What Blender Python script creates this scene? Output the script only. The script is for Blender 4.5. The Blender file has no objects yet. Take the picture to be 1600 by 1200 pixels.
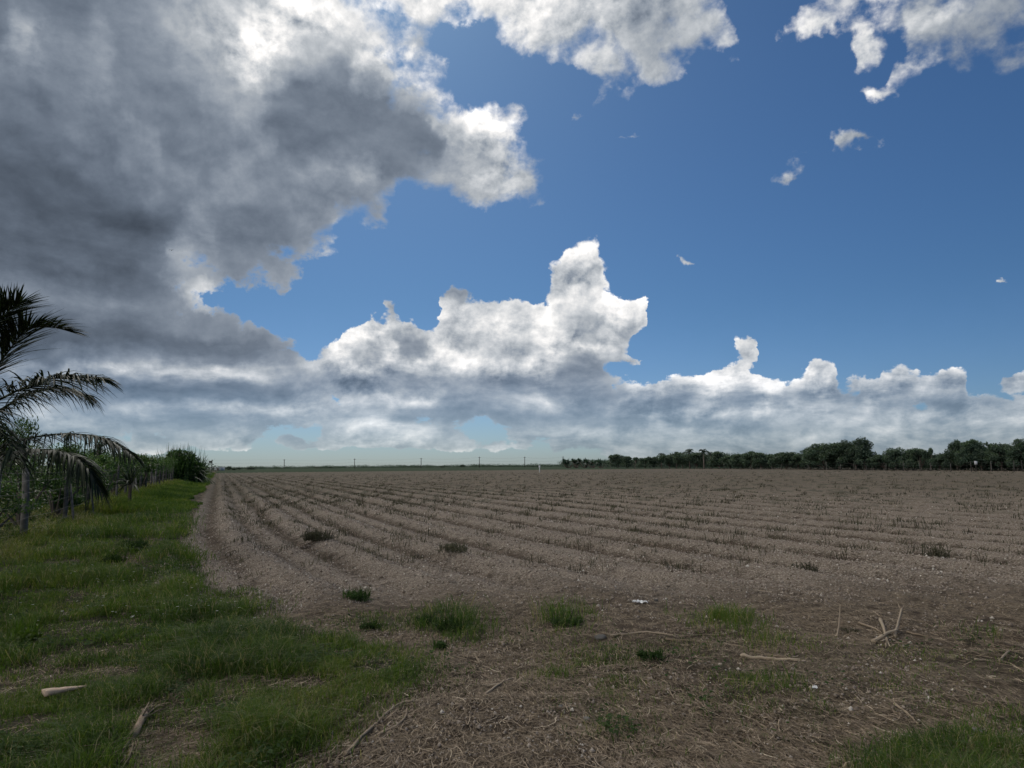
import bpy, math, random
import numpy as np
from mathutils import Matrix, Vector

# ------------------------------------------------------------------ camera, exposure
S = bpy.context.scene
COL = S.collection
R = math.radians
FPX = 1111.0                                    # focal length in units of a 1600 px wide frame
cam_d = bpy.data.cameras.new("camera")
cam_d.sensor_width = 36.0
cam_d.lens = 36.0 * FPX / 1600.0
cam_d.clip_start = 0.05
cam_d.clip_end = 20000
cam = bpy.data.objects.new("camera", cam_d)
COL.objects.link(cam)
CAMROT = Matrix.Rotation(R(90 + 6.55), 4, 'X') @ Matrix.Rotation(R(-0.43), 4, 'Z')
cam.matrix_world = Matrix.Translation((0, 0, 1.6)) @ CAMROT
S.camera = cam
S.view_settings.view_transform = 'Standard'
S.view_settings.look = 'None'
S.view_settings.exposure = 0.0
S.view_settings.gamma = 1.0
S.cycles.max_bounces = 5
S.cycles.diffuse_bounces = 2
S.cycles.glossy_bounces = 1
S.cycles.transmission_bounces = 3
S.cycles.transparent_max_bounces = 4

CR = np.array(CAMROT.to_3x3())
def pdir(px, py):
    d = CR @ np.array([(px - 800) / FPX, (600 - py) / FPX, -1.0])
    return d / np.linalg.norm(d)
def gp(px, py):                                 # photo pixel -> ground point
    d = pdir(px, py)
    t = 1.6 / -d[2]
    return np.array([d[0] * t, d[1] * t, 0.0])
def proj(x, y, z):                              # world -> photo pixel (arrays)
    p = np.stack([x, y, z - 1.6], -1) @ CR
    w = np.maximum(-p[..., 2], 1e-3)
    return 800 + FPX * p[..., 0] / w, 600 - FPX * p[..., 1] / w, -p[..., 2]

# ------------------------------------------------------------------ node helpers
class NT:
    def __init__(s, tree): s.t = tree; s.n = tree.nodes; s.l = tree.links
    def new(s, typ, **kw):
        nd = s.n.new(typ)
        for k, v in kw.items(): setattr(nd, k, v)
        return nd
    def set(s, sock, v):
        if isinstance(v, bpy.types.NodeSocket): s.l.new(v, sock)
        elif v is not None: sock.default_value = v
    def m(s, op, a, b=None, c=None, clamp=False):
        nd = s.new('ShaderNodeMath', operation=op, use_clamp=clamp)
        for i, v in enumerate((a, b, c)):
            if v is not None: s.set(nd.inputs[i], v)
        return nd.outputs[0]
    def vm(s, op, a, b=None, scale=None):
        nd = s.new('ShaderNodeVectorMath', operation=op)
        s.set(nd.inputs[0], a)
        if b is not None: s.set(nd.inputs[1], b)
        if scale is not None: s.set(nd.inputs['Scale'], scale)
        return nd.outputs['Value'] if op in ('LENGTH', 'DOT_PRODUCT') else nd.outputs[0]
    def mixc(s, f, a, b, typ='MIX'):
        nd = s.new('ShaderNodeMix', data_type='RGBA', blend_type=typ)
        s.set(nd.inputs[0], f); s.set(nd.inputs[6], a); s.set(nd.inputs[7], b)
        return nd.outputs[2]
    def mixf(s, f, a, b):
        nd = s.new('ShaderNodeMix', data_type='FLOAT')
        s.set(nd.inputs[0], f); s.set(nd.inputs[2], a); s.set(nd.inputs[3], b)
        return nd.outputs[0]
    def noise(s, vec, scale, detail=6, rough=.55, lac=2.0, dist=0.0, col=False, typ='FBM', dims='3D'):
        nd = s.new('ShaderNodeTexNoise', noise_dimensions=dims)
        nd.noise_type = typ
        s.set(nd.inputs['Vector'], vec)
        for k, v in (('Scale', scale), ('Detail', detail), ('Roughness', rough), ('Lacunarity', lac), ('Distortion', dist)):
            s.set(nd.inputs[k], v)
        return nd.outputs['Color' if col else 0]
    def voro(s, vec, scale, detail=3, rough=.5, feature='F1', smooth=None, rand=1.0, dims='3D'):
        nd = s.new('ShaderNodeTexVoronoi', feature=feature, voronoi_dimensions=dims)
        nd.normalize = True
        s.set(nd.inputs['Vector'], vec)
        s.set(nd.inputs['Scale'], scale); s.set(nd.inputs['Detail'], detail); s.set(nd.inputs['Roughness'], rough)
        if smooth is not None: s.set(nd.inputs['Smoothness'], smooth)
        s.set(nd.inputs['Randomness'], rand)
        return nd.outputs['Distance']
    def ss(s, x, a, b):                         # smoothstep
        nd = s.new('ShaderNodeMapRange', interpolation_type='SMOOTHSTEP')
        s.set(nd.inputs[0], x); s.set(nd.inputs[1], a); s.set(nd.inputs[2], b)
        nd.inputs[3].default_value = 0; nd.inputs[4].default_value = 1
        return nd.outputs[0]
    def lin(s, x, a, b, c=0.0, d=1.0):
        nd = s.new('ShaderNodeMapRange')
        for i, v in enumerate((x, a, b, c, d)): s.set(nd.inputs[i], v)
        return nd.outputs[0]
    def ramp(s, f, stops, interp='LINEAR'):
        nd = s.new('ShaderNodeValToRGB')
        cr = nd.color_ramp; cr.interpolation = interp
        while len(cr.elements) < len(stops): cr.elements.new(0.5)
        for e, (p, c) in zip(cr.elements, stops):
            e.position = p
        for e, (p, c) in zip(cr.elements, stops):
            e.color = (c[0], c[1], c[2], 1)
        s.set(nd.inputs[0], f)
        return nd.outputs[0]
# ------------------------------------------------------------------ sky: Nishita + procedural clouds laid out by direction
SUN_AZ, SUN_EL = -14.0, 44.0                    # degrees: azimuth from +Y towards +X, elevation
W = bpy.data.worlds.new("World")
S.world = W
W.use_nodes = True
T = NT(W.node_tree)
T.n.clear()

# --- coarse cloud map, authored as outlines over the visible sky: thickness, core brightness, edge glow
NCOL, NROW = 94, 37
AZ0, AZ1, EL1 = -47.0, 47.0, 35.0
azg = np.linspace(AZ0, AZ1, NCOL)
elg = np.concatenate([np.linspace(-1.0, 10.0, 19), np.linspace(10.0, EL1, 19)[1:]])
AZ, EL = np.meshgrid(azg, elg)
dx = np.sin(np.radians(AZ)) * np.cos(np.radians(EL)); dy = np.cos(np.radians(AZ)) * np.cos(np.radians(EL)); dz = np.sin(np.radians(EL))
PX, PY, _ = proj(dx * 1000, dy * 1000, dz * 1000 + 1.6)

def sdpoly(pts):                                # signed distance (inside > 0) in photo px
    P = np.array(pts, float); n = len(P)
    d = np.full(PX.shape, 1e9); inside = np.zeros(PX.shape, bool)
    for i in range(n):
        a, b = P[i], P[(i + 1) % n]
        e = b - a
        t = np.clip(((PX - a[0]) * e[0] + (PY - a[1]) * e[1]) / max(e @ e, 1e-9), 0, 1)
        d = np.minimum(d, np.hypot(PX - a[0] - t * e[0], PY - a[1] - t * e[1]))
        c = (a[1] > PY) != (b[1] > PY)
        with np.errstate(divide='ignore', invalid='ignore'):
            xi = a[0] + (PY - a[1]) / (b[1] - a[1] + 1e-12) * e[0]
        inside ^= c & (PX < xi)
    return np.where(inside, d, -d)
def ell(cx, cy, rx, ry, ang=0):
    c, s_ = math.cos(R(ang)), math.sin(R(ang))
    u = ((PX - cx) * c + (PY - cy) * s_) / rx; v = (-(PX - cx) * s_ + (PY - cy) * c) / ry
    r = np.hypot(u, v)
    return r
C = np.full(PX.shape, 0.0); B = np.full(PX.shape, 0.5); G = np.full(PX.shape, 0.5)
def cloud(pts, b, g, feather=45, top=1.0, out=55):
    global C, B, G
    sd = sdpoly(pts)
    c = np.where(sd > 0, 0.5 + np.clip(sd / (feather * 1.8), 0, 1) * (top - .5), 0.5 + sd / (out * 1.7))
    w = np.clip((sd + 35) / 35, 0, 1)
    B = B * (1 - w) + b * w; G = G * (1 - w) + g * w
    C = np.maximum(C, np.clip(c, 0, 1))
def blob(cx, cy, rx, ry, c=.62, b=None, g=None, ang=0, fall=1.0):
    global C, B, G
    r = ell(cx, cy, rx, ry, ang)
    C = np.maximum(C, np.clip(c + .05 - np.maximum(r - 0.4, 0) * .42 * fall, 0, 1) * (r < 2.5))
    w = np.clip(1.9 - r, 0, 1)
    if b is not None: B = B * (1 - w) + b * w
    if g is not None: G = G * (1 - w) + g * w
def paint(cx, cy, rx, ry, b=None, g=None, ang=0, k=1.0, dc=0.0):
    global C, B, G
    w = np.exp(-ell(cx, cy, rx, ry, ang) ** 2 * 1.2) * k
    if b is not None: B = B * (1 - w) + b * w
    if g is not None: G = G * (1 - w) + g * w
    C = np.clip(C + dc * w, 0, 1)

# horizon banks
cloud([(-500, 480), (300, 500), (470, 545), (520, 600), (700, 600), (960, 600), (1200, 610), (1700, 630), (2200, 640), (2200, 690), (1500, 706), (1250, 702), (980, 690),
       (700, 674), (420, 682), (120, 690), (-500, 692)], .30, .28, 30, .95, 50)
cloud([(860, 640), (1300, 640), (2100, 650), (2100, 722), (1300, 718), (1000, 712), (860, 706)], .33, .08, 18, .80, 30)
# cumulus bank
cloud([(490, 575), (508, 540), (545, 508), (590, 490), (620, 500), (650, 494), (680, 512), (690, 478), (705, 462), (730, 466), (762, 446), (800, 455), (858, 466),
       (850, 440), (872, 418), (892, 398), (908, 374), (926, 352), (938, 362), (948, 388), (956, 412), (958, 440), (948, 452), (965, 474), (1000, 480), (1002, 500), (986, 540), (962, 575),
       (975, 600), (1040, 590), (1072, 580), (1112, 566), (1142, 552), (1152, 522), (1184, 524), (1190, 562), (1182, 582), (1210, 595), (1250, 602), (1253, 582),
       (1290, 568), (1308, 572), (1312, 594), (1355, 598), (1392, 576), (1430, 582), (1470, 592), (1480, 574), (1505, 572), (1520, 606), (1560, 612), (1620, 620),
       (2100, 610), (2100, 660), (900, 650), (500, 640)], .66, .75, 24, 1.0, 26)
paint(930, 400, 40, 50, .85, .9)
paint(780, 480, 110, 40, .74); paint(590, 520, 70, 30, .74)
paint(800, 595, 330, 24, .44, .5); paint(940, 580, 60, 55, .26, .35); paint(640, 535, 38, 26, .24, .3); paint(975, 530, 35, 40, .42)
paint(720, 600, 110, 24, .24, .35); paint(870, 545, 60, 30, .5)
paint(1070, 628, 120, 12, .36, .3); paint(1200, 632, 90, 14, .36, .3); paint(1330, 625, 60, 18, .38, .3); paint(1440, 622, 70, 16, .38, .3); paint(1550, 632, 60, 12, .38, .3); paint(1120, 585, 60, 22, .78, .9); paint(1010, 605, 40, 10, .72, .9); paint(1270, 590, 50, 16, .74, .9); paint(1400, 590, 40, 16, .72, .9); paint(1495, 588, 40, 16, .74, .9)
paint(1250, 660, 420, 22, .35, .15); paint(1400, 695, 300, 14, .40, .1)
# the great dark mass
cloud([(-900, -700), (360, -700), (556, -60), (560, 5), (590, 34), (640, 50), (690, 90), (716, 112), (735, 146), (775, 150), (806, 172), (818, 222), (852, 262), (860, 296), (838, 330),
       (770, 318), (700, 328), (668, 300), (640, 290), (600, 318), (602, 352), (560, 358), (528, 396), (480, 412), (465, 450), (432, 472), (392, 462), (330, 440),
       (286, 436), (300, 462), (352, 486), (440, 520), (478, 546), (440, 590), (300, 640), (-900, 640)], .15, .40, 60, 1.0, 32)
paint(170, 330, 190, 110, .125, .1); paint(560, 210, 95, 75, .15, .15); paint(60, 200, 140, 120, .18, .15); paint(380, 340, 90, 60, .19); paint(250, 470, 200, 30, .14); paint(60, 400, 120, 60, .15); paint(300, 250, 100, 40, .13); paint(200, 210, 60, 25, .21, ang=40); paint(250, 295, 30, 60, .115)
paint(330, 160, 120, 80, .19, .1); paint(430, 400, 70, 50, .23, .5); paint(190, 80, 120, 60, .23, .2); paint(310, 380, 40, 40, .26, .5); paint(520, 330, 70, 30, .24, .6)
paint(420, 60, 80, 75, .80, 1.0, k=.9, dc=-.14); paint(500, 40, 50, 50, .62, 1.0, dc=-.05); paint(330, 30, 60, 45, .42, .9); paint(455, 5, 30, 22, .9, 1.0, dc=-.16); paint(400, 110, 40, 22, .8, 1.0, ang=25); paint(610, 80, 26, 22, .9, 1.0, dc=-.12); paint(570, 90, 50, 50, .62, 1.0, dc=-.05); paint(480, 110, 40, 40, .24)
paint(750, 195, 85, 62, .80, 1.0, dc=-.08); paint(790, 200, 40, 60, .85, 1.0); paint(660, 110, 50, 26, .8, 1.0); paint(640, 120, 75, 38, .72, 1.0, dc=-.12); paint(770, 280, 80, 50, .62, 1.0); paint(690, 150, 60, 40, .7, 1.0); paint(745, 245, 40, 22, .36); paint(560, 262, 45, 16, .75, 1.0, ang=10); paint(480, 275, 40, 14, .45, .9)
paint(564, 212, 12, 12, .75, 1.0); paint(540, 372, 38, 22, .7, 1.0, ang=-25); paint(40, 60, 25, 45, .45, .7); paint(130, 130, 30, 40, .22)
paint(275, 380, 16, 60, .40, .9, ang=-12); paint(315, 462, 36, 18, .62, 1.0, ang=15); paint(230, 430, 120, 20, .17); paint(610, 305, 40, 35, .28, .6)
# left lower bands
paint(100, 515, 170, 14, .22, .5); paint(260, 545, 220, 18, .12, .2); paint(330, 580, 260, 12, .42, .8); paint(100, 575, 120, 12, .34, .8); paint(250, 602, 280, 16, .145, .3, dc=.1)
paint(330, 632, 260, 8, .36, .8); paint(250, 652, 260, 8, .20, .3); paint(200, 668, 200, 7, .36, .8); paint(100, 540, 30, 30, .35, .8)
paint(560, 632, 160, 10, .42, .8); paint(620, 655, 160, 9, .25, .4); paint(880, 655, 120, 10, .26); paint(800, 636, 120, 6, .44, .7)
def lobe(pts, b, edge, fe=16, eo=30, g=None):
    global B, G
    sd = sdpoly(pts)
    w = np.exp(-(np.maximum(-sd, 0) / eo) ** 2) * (sd < 0)
    B = B * (1 - w * .8) + edge * w * .8
    w = np.clip((sd + 6) / fe, 0, 1)
    B = B * (1 - w) + b * w
    if g is not None: G = G * (1 - w) + g * w
lobe([(-300, 40), (20, 150), (90, 215), (165, 250), (215, 296), (280, 300), (302, 345), (262, 372), (250, 420), (285, 462), (200, 470), (60, 445), (-300, 430)], .108, .21)
lobe([(455, 120), (540, 105), (600, 140), (655, 165), (690, 225), (692, 268), (640, 285), (596, 290), (572, 252), (500, 240), (420, 235), (400, 180)], .135, .26)
lobe([(318, 340), (400, 305), (462, 330), (455, 420), (400, 450), (340, 425)], .165, .25, 24)
lobe([(-300, 480), (120, 484), (260, 515), (470, 545), (380, 558), (150, 548), (-300, 522)], .115, .2, 14, 16)
for yy, bb, hh in ((566, .40, 7), (583, .46, 7), (634, .42, 5), (676, .46, 6)): paint(60 + (yy * 37) % 130, yy, 150, hh, bb, .8); paint(340 + (yy * 53) % 90, yy + 4, 130, hh, bb * 1.05, .8)
for yy, bb, hh in ((556, .15, 8), (596, .20, 6), (608, .15, 8), (622, .16, 7), (645, .24, 5), (656, .21, 6)): paint(50 + (yy * 71) % 120, yy + 2, 140, hh, bb, .3); paint(330 + (yy * 29) % 100, yy - 3, 140, hh, bb * 1.1, .3)
for x_, yy, q_ in ((40, 575, 30), (120, 570, 40), (180, 582, 40), (330, 578, 30), (400, 590, 36), (90, 660, 26), (200, 636, 50), (360, 638, 44), (130, 676, 40), (60, 640, 30), (250, 672, 30), (470, 640, 40), (560, 625, 36)): paint(x_, yy, q_, 7, .56, .9)
lobe([(40, 604), (180, 592), (320, 598), (440, 590), (460, 610), (420, 628), (200, 632), (60, 628)], .15, .34, 10, 12)
lobe([(170, 652), (300, 644), (420, 648), (400, 668), (260, 672), (180, 668)], .21, .38, 8, 10)
lobe([(690, 596), (770, 578), (850, 590), (846, 628), (760, 640), (690, 632)], .20, .42, 14, 18)
lobe([(880, 560), (930, 540), (985, 550), (985, 600), (970, 632), (870, 636), (850, 610)], .22, .42, 16, 20)
lobe([(612, 520), (640, 508), (672, 522), (680, 548), (652, 562), (620, 548)], .22, .62, 12, 14)
lobe([(560, 645), (740, 640), (900, 640), (1000, 650), (960, 664), (700, 664)], .22, .36, 8, 8)
lobe([(1040, 655), (1250, 648), (1400, 652), (1380, 668), (1100, 672)], .30, .42, 10, 10)
lobe([(700, 525), (760, 505), (820, 520), (866, 552), (800, 572), (720, 560)], .46, .72, 18, 20)
lobe([(884, 476), (930, 462), (962, 500), (950, 540), (905, 532), (872, 505)], .44, .8, 16, 18)
lobe([(740, 470), (800, 468), (850, 490), (830, 505), (760, 498)], .58, .85, 12, 14)
lobe([(905, 420), (940, 410), (950, 440), (915, 452)], .55, .9, 10, 12)
lobe([(540, 548), (590, 528), (612, 552), (580, 575), (540, 572)], .46, .74, 12, 16)
lobe([(-200, 180), (60, 212), (140, 300), (228, 330), (240, 415), (120, 430), (-200, 400)], .100, .16, 20, 30)
lobe([(160, 30), (250, 66), (335, 165), (405, 225), (330, 285), (235, 225), (160, 130)], .165, .25, 26, 26)
lobe([(0, 120), (70, 150), (120, 200), (60, 205), (-60, 180)], .15, .22, 18, 20)
for x_ in (1060, 1160, 1240, 1320, 1410, 1480, 1560): lobe([(x_ - 34, 622), (x_, 606), (x_ + 36, 618), (x_ + 30, 640), (x_ - 30, 642)], .36, .58, 10, 14)
# scattered low clouds
low = np.exp(-((PY - 686) / 22.0) ** 4) * np.clip((PX + 200) / 200, 0, 1) * np.clip((880 - PX) / 60, 0, 1)
C = np.maximum(C, low * (.62 + .09 * np.sin(PX / 41.0 + PY / 9.0) + .07 * np.sin(PX / 17.0 - PY / 5.0)))
for x, y, rx, ry, b in ((575, 686, 50, 14, .44), (640, 692, 50, 12, .46), (700, 682, 30, 12, .38), (765, 694, 40, 12, .46), (450, 688, 40, 10, .28), (375, 690, 34, 9, .46), (235, 690, 30, 8, .44), (300, 684, 34, 8, .27), (130, 672, 50, 10, .36), (885, 682, 26, 6, .4), (600, 668, 60, 6, .45)):
    blob(x, y, rx, ry, .70, b, .5)
# top centre cloud
cloud([(530, -200), (545, 0), (600, 14), (660, 28), (720, 36), (778, 52), (790, 84), (850, 96), (905, 108), (958, 128), (1010, 136), (1062, 120), (1105, 96), (1150, 84), (1146, 40),
       (1128, 0), (1110, -60), (900, -260)], .52, .9, 60, .88, 32)
paint(1030, 60, 90, 50, .36, .4); paint(940, 70, 50, 30, .46); paint(1100, 30, 50, 40, .42); paint(870, 40, 90, 40, .62, .9)
cloud([(935, 122), (1000, 132), (985, 150), (955, 165), (930, 190), (900, 202), (892, 190), (925, 160)], .5, .7, 30, .68, 24)
for x, y, rx, ry, c in ((870, 208, 26, 14, .48), (850, 232, 20, 14, .46), (810, 160, 24, 10, .42), (905, 190, 20, 12, .5)): blob(x, y, rx, ry, c, .42, .5)
# top right
cloud([(1215, 66), (1232, 34), (1262, -10), (1300, -120), (1440, -60), (1370, 8), (1320, 22), (1280, 34), (1250, 62)], .55, .7, 50, .68, 30)
cloud([(1400, 30), (1450, -10), (1560, -200), (1900, -200), (1900, 60), (1640, 92), (1540, 104), (1450, 86)], .27, .05, 120, .60, 70)
cloud([(1332, 56), (1352, 48), (1380, 58), (1372, 82), (1345, 96)], .62, .6, 22, .72, 26)
cloud([(1316, 142), (1340, 134), (1385, 128), (1392, 100), (1440, 92), (1462, 108), (1440, 124), (1410, 140), (1392, 166), (1360, 160)], .70, .7, 20, .84, 26)
for x, y, rx, ry, c, a in ((1326, 232, 16, 10, .66, -10), (1365, 220, 28, 11, .60, 10), (1262, 262, 36, 10, .74, -8), (1245, 276, 30, 8, .62, 5), (988, 211, 17, 12, .66, -25), (1080, 413, 16, 9, .49, 0),
                           (1568, 458, 18, 5, .47, 0), (990, 565, 12, 5, .56, 0), (1590, 600, 20, 9, .66, 0), (1430, 18, 60, 12, .60, -14)):
    blob(x, y, max(rx * 1.25, 20), max(ry * 1.2, 14), c - .01, .50, .35, a)
for x, y, rx, ry, c in ((714, 450, 22, 18, .62), (640, 443, 15, 8, .50), (616, 482, 10, 10, .46), (768, 438, 30, 8, .54), (676, 414, 12, 7, .47)): blob(x, y, rx, ry, c, .22, .2)
# beyond the frame: broken cloud all round, thick overhead (it shades the field)
out = np.clip((np.abs(AZ) - 41) / 5, 0, 1)
out = out * np.clip(EL / 6, 0, 1) * (AZ < 0)
C = C * (1 - out) + .74 * out

B = np.where(B < .3, B * 1.17 + .006, B)
# --- look-up as nodes
tc = T.new('ShaderNodeTexCoord').outputs['Generated']
w1 = T.vm('SUBTRACT', T.noise(tc, 9.0, 4, .6, col=True), (.5, .5, .5))
w2 = T.vm('SUBTRACT', T.noise(tc, 34.0, 4, .6, col=True), (.5, .5, .5))
sz = T.new('ShaderNodeSeparateXYZ'); T.set(sz.inputs[0], tc)
lowk = T.lin(sz.outputs[2], .04, .22, .30, 1.0)
dw = T.vm('ADD', tc, T.vm('ADD', T.vm('SCALE', T.vm('SCALE', w1, scale=.045), scale=lowk), T.vm('SCALE', w2, scale=T.lin(lowk, .3, 1.0, .016, .032))))
sep = T.new('ShaderNodeSeparateXYZ'); T.set(sep.inputs[0], dw)
az = T.m('MULTIPLY', T.m('ARCTAN2', sep.outputs[0], sep.outputs[1]), 180 / math.pi)
el = T.m('MULTIPLY', T.m('ARCSINE', sep.outputs[2]), 180 / math.pi)
u = T.m('MULTIPLY', T.m('SUBTRACT', az, AZ0), 1.0 / (AZ1 - AZ0))
v = T.m('ADD', T.lin(el, -1.0, 10.0, 0.0, 18.0), T.lin(el, 10.0, EL1, 0.0, 18.0))
v = T.m('MAXIMUM', T.m('MINIMUM', v, NROW - 1.0), 0.0)
f = None
for j in range(NROW):                           # one curve table per row of the map, blended by elevation
    if f is None: uj, vj = u, v
    else:
        eps = T.m('MULTIPLY', f, 1e-7)          # keeps the rows in sequence
        uj, vj = T.m('ADD', u, eps), T.m('ADD', v, eps)
    cu = T.new('ShaderNodeRGBCurve')
    for ch, A in enumerate((C, B, G)):
        cv = cu.mapping.curves[ch]
        cv.points[0].location = (0, float(A[j, 0])); cv.points[1].location = (1, float(A[j, -1]))
        for i in range(1, NCOL - 1): cv.points.new(i / (NCOL - 1), float(A[j, i]))
        for p_ in cv.points: p_.handle_type = 'AUTO_CLAMPED'
    cu.mapping.update()
    T.set(cu.inputs[1], uj)
    hat = T.m('SUBTRACT', 1.0, T.m('ABSOLUTE', T.m('SUBTRACT', vj, float(j))), clamp=True)
    c = T.vm('SCALE', cu.outputs[0], scale=hat)
    f = c if f is None else T.vm('ADD', f, c)
fs = T.new('ShaderNodeSeparateColor'); T.set(fs.inputs[0], f)
fC, fB, fG = fs.outputs[0], fs.outputs[1], fs.outputs[2]

# --- cloud texture
s0 = T.new('ShaderNodeSeparateXYZ'); T.set(s0.inputs[0], tc)
zc = T.m('ADD', T.m('MAXIMUM', s0.outputs[2], 0.0), .34)
cm = T.new('ShaderNodeCombineXYZ')
T.set(cm.inputs[0], T.m('DIVIDE', s0.outputs[0], zc)); T.set(cm.inputs[1], T.m('DIVIDE', s0.outputs[1], zc))
pl = cm.outputs[0]
def tex(pv, dv):
    n = T.noise(pv, 3.2, 9, .58, 2.1, .25)
    b = T.noise(T.vm('ADD', dv, T.vm('SCALE', T.vm('SUBTRACT', T.noise(dv, 12.0, 2, .5, col=True), (.5, .5, .5)), scale=.03)), 14.0, 6, .56, 2.1)
    vo = T.voro(T.vm('ADD', dv, T.vm('SCALE', w2, scale=.030)), 15.0, 3, .48, 'F1')
    puff = T.m('SUBTRACT', 1.0, T.m('MULTIPLY', T.m('MULTIPLY', vo, vo), 3.2))
    cum = T.m('ADD', T.m('MULTIPLY', b, .9), T.m('SUBTRACT', T.m('MULTIPLY', puff, .62), .36))
    return n, b, cum
n1, b1, c1 = tex(pl, tc)
sunv = (math.sin(R(SUN_AZ)) * math.cos(R(SUN_EL)), math.cos(R(SUN_AZ)) * math.cos(R(SUN_EL)), math.sin(R(SUN_EL)))
tosun = T.vm('SUBTRACT', sunv, tc)
step = T.vm('SCALE', T.vm('NORMALIZE', tosun), scale=.014)
dv2 = T.vm('ADD', tc, step)
s1 = T.new('ShaderNodeSeparateXYZ'); T.set(s1.inputs[0], T.vm('ADD', tc, T.vm('SCALE', step, scale=1.6)))
zc2 = T.m('ADD', T.m('MAXIMUM', s1.outputs[2], 0.0), .34)
cm2 = T.new('ShaderNodeCombineXYZ')
T.set(cm2.inputs[0], T.m('DIVIDE', s1.outputs[0], zc2)); T.set(cm2.inputs[1], T.m('DIVIDE', s1.outputs[1], zc2))
n2, b2, c2 = tex(cm2.outputs[0], dv2)
bright = T.ss(fB, .18, .55)                     # cumulus regions are bright and puffy, the mass is smooth
nn1 = T.m('ADD', T.m('MULTIPLY', n1, .55), T.m('MULTIPLY', T.mixf(bright, b1, c1), .45))
nn2 = T.m('ADD', T.m('MULTIPLY', n2, .55), T.m('MULTIPLY', T.mixf(bright, b2, c2), .45))
amp = T.mixf(bright, 2.0, 1.9)
thick = T.m('SUBTRACT', T.m('ADD', fC, T.m('MULTIPLY', T.m('SUBTRACT', nn1, .49), amp)), .5)
alpha = T.ss(thick, -.03, T.lin(el, 13.0, 22.0, .06, .22))
hr = T.m('SUBTRACT', T.noise(tc, 46.0, 5, .62, 2.1, .3), T.noise(T.vm('ADD', tc, T.vm('SCALE', step, scale=.5)), 46.0, 5, .62, 2.1, .3))
relief = T.m('ADD', T.m('SUBTRACT', nn1, nn2), T.m('MULTIPLY', hr, T.mixf(bright, .14, .17)))
core = T.m('MULTIPLY', fB, T.m('ADD', 1.0, T.m('MULTIPLY', relief, T.mixf(bright, 1.8, 4.6))))
core = T.m('MULTIPLY', core, T.lin(n1, .3, .7, T.mixf(T.ss(el, 10.0, 5.0), .76, .46), T.mixf(T.ss(el, 10.0, 5.0), 1.24, 1.62)))
rim = T.m('MULTIPLY', fG, T.m('POWER', 2.718, T.m('MULTIPLY', T.m('MAXIMUM', thick, 0.0), -10.0)))
lum = T.m('ADD', core, T.m('MULTIPLY', rim, T.mixf(bright, .42, .35)))
lum = T.m('MAXIMUM', lum, .05)
glow = T.vm('DOT_PRODUCT', T.vm('NORMALIZE', tc), sunv)
g1 = T.ss(glow, .93, 1.0)
lum = T.m('MULTIPLY', lum, T.m('ADD', 1.0, T.m('MULTIPLY', g1, .6)))
ccol = T.ramp(lum, [(0, (.76, .97, 1.30)), (.16, (.80, .98, 1.26)), (.45, (.93, 1.0, 1.08)), (.8, (1.0, 1.0, 1.0)), (1, (1.02, 1.0, .98))])
ccol = T.vm('SCALE', ccol, scale=T.m('MULTIPLY', lum, 1.0))
# low clouds pick up the pale air in front of them
sky = T.new('ShaderNodeTexSky', sky_type='NISHITA')
sky.sun_disc = False
sky.sun_elevation = R(SUN_EL); sky.sun_rotation = R(SUN_AZ)
sky.altitude = 0; sky.air_density = 1.0; sky.dust_density = 0.6; sky.ozone_density = 2.0
hz = T.ss(el, 14.0, .0)
skyc = T.vm('MULTIPLY', sky.outputs[0], T.mixc(hz, (.235, .385, .54, 1), (.32, .455, .68, 1)))   # white balance of the photograph
BG = .1
cl = T.vm('SCALE', ccol, scale=1.0 / BG)
farair = T.m('MULTIPLY', T.ss(el, 10.0, 0.0), .44)
cl = T.mixc(farair, cl, skyc)
fin = T.mixc(T.m('MULTIPLY', alpha, .985), skyc, cl)
bgn = T.new('ShaderNodeBackground'); T.set(bgn.inputs[0], fin); bgn.inputs[1].default_value = BG
T.l.new(bgn.outputs[0], T.new('ShaderNodeOutputWorld').inputs[0])
W.cycles.sampling_method = 'MANUAL'; W.cycles.sample_map_resolution = 512

# --- sun, veiled by the cloud
sl = bpy.data.lights.new("sun", 'SUN'); sl.energy = 1.5; sl.angle = R(12); sl.color = (1, .95, .86)
so = bpy.data.objects.new("sun", sl); COL.objects.link(so)
so.rotation_euler = Vector(sunv).to_track_quat('Z', 'Y').to_euler()
# ------------------------------------------------------------------ noise for geometry
def hash2(ix, iy, seed):
    h = (ix.astype(np.int64) * 374761393 + iy.astype(np.int64) * 668265263 + seed * 1274126177) & 0xffffffff
    h = ((h ^ (h >> 13)) * 1274126177) & 0xffffffff
    return ((h ^ (h >> 16)) & 0xffffff) / float(0xffffff)
def vn(x, y, seed=0):
    ix = np.floor(x); iy = np.floor(y); fx = x - ix; fy = y - iy
    fx = fx * fx * (3 - 2 * fx); fy = fy * fy * (3 - 2 * fy)
    a = hash2(ix, iy, seed); b = hash2(ix + 1, iy, seed); c = hash2(ix, iy + 1, seed); d = hash2(ix + 1, iy + 1, seed)
    return (a * (1 - fx) + b * fx) * (1 - fy) + (c * (1 - fx) + d * fx) * fy
def fbm(x, y, sc, seed=0, oct=4, g=.5):
    t = 0; a = 1.0; n = 0
    for o in range(oct):
        t = t + a * vn(x * sc + 17.3 * o, y * sc - 9.1 * o, seed + o); n += a; a *= g; sc *= 2.03
    return t / n
def sstep(x, a, b):
    t = np.clip((x - a) / (b - a), 0, 1); return t * t * (3 - 2 * t)
CS, SN = math.cos(R(22.3)), math.sin(R(22.3))
def rowc(x, y): return x * CS + y * SN, -x * SN + y * CS     # across rows, along rows

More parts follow.
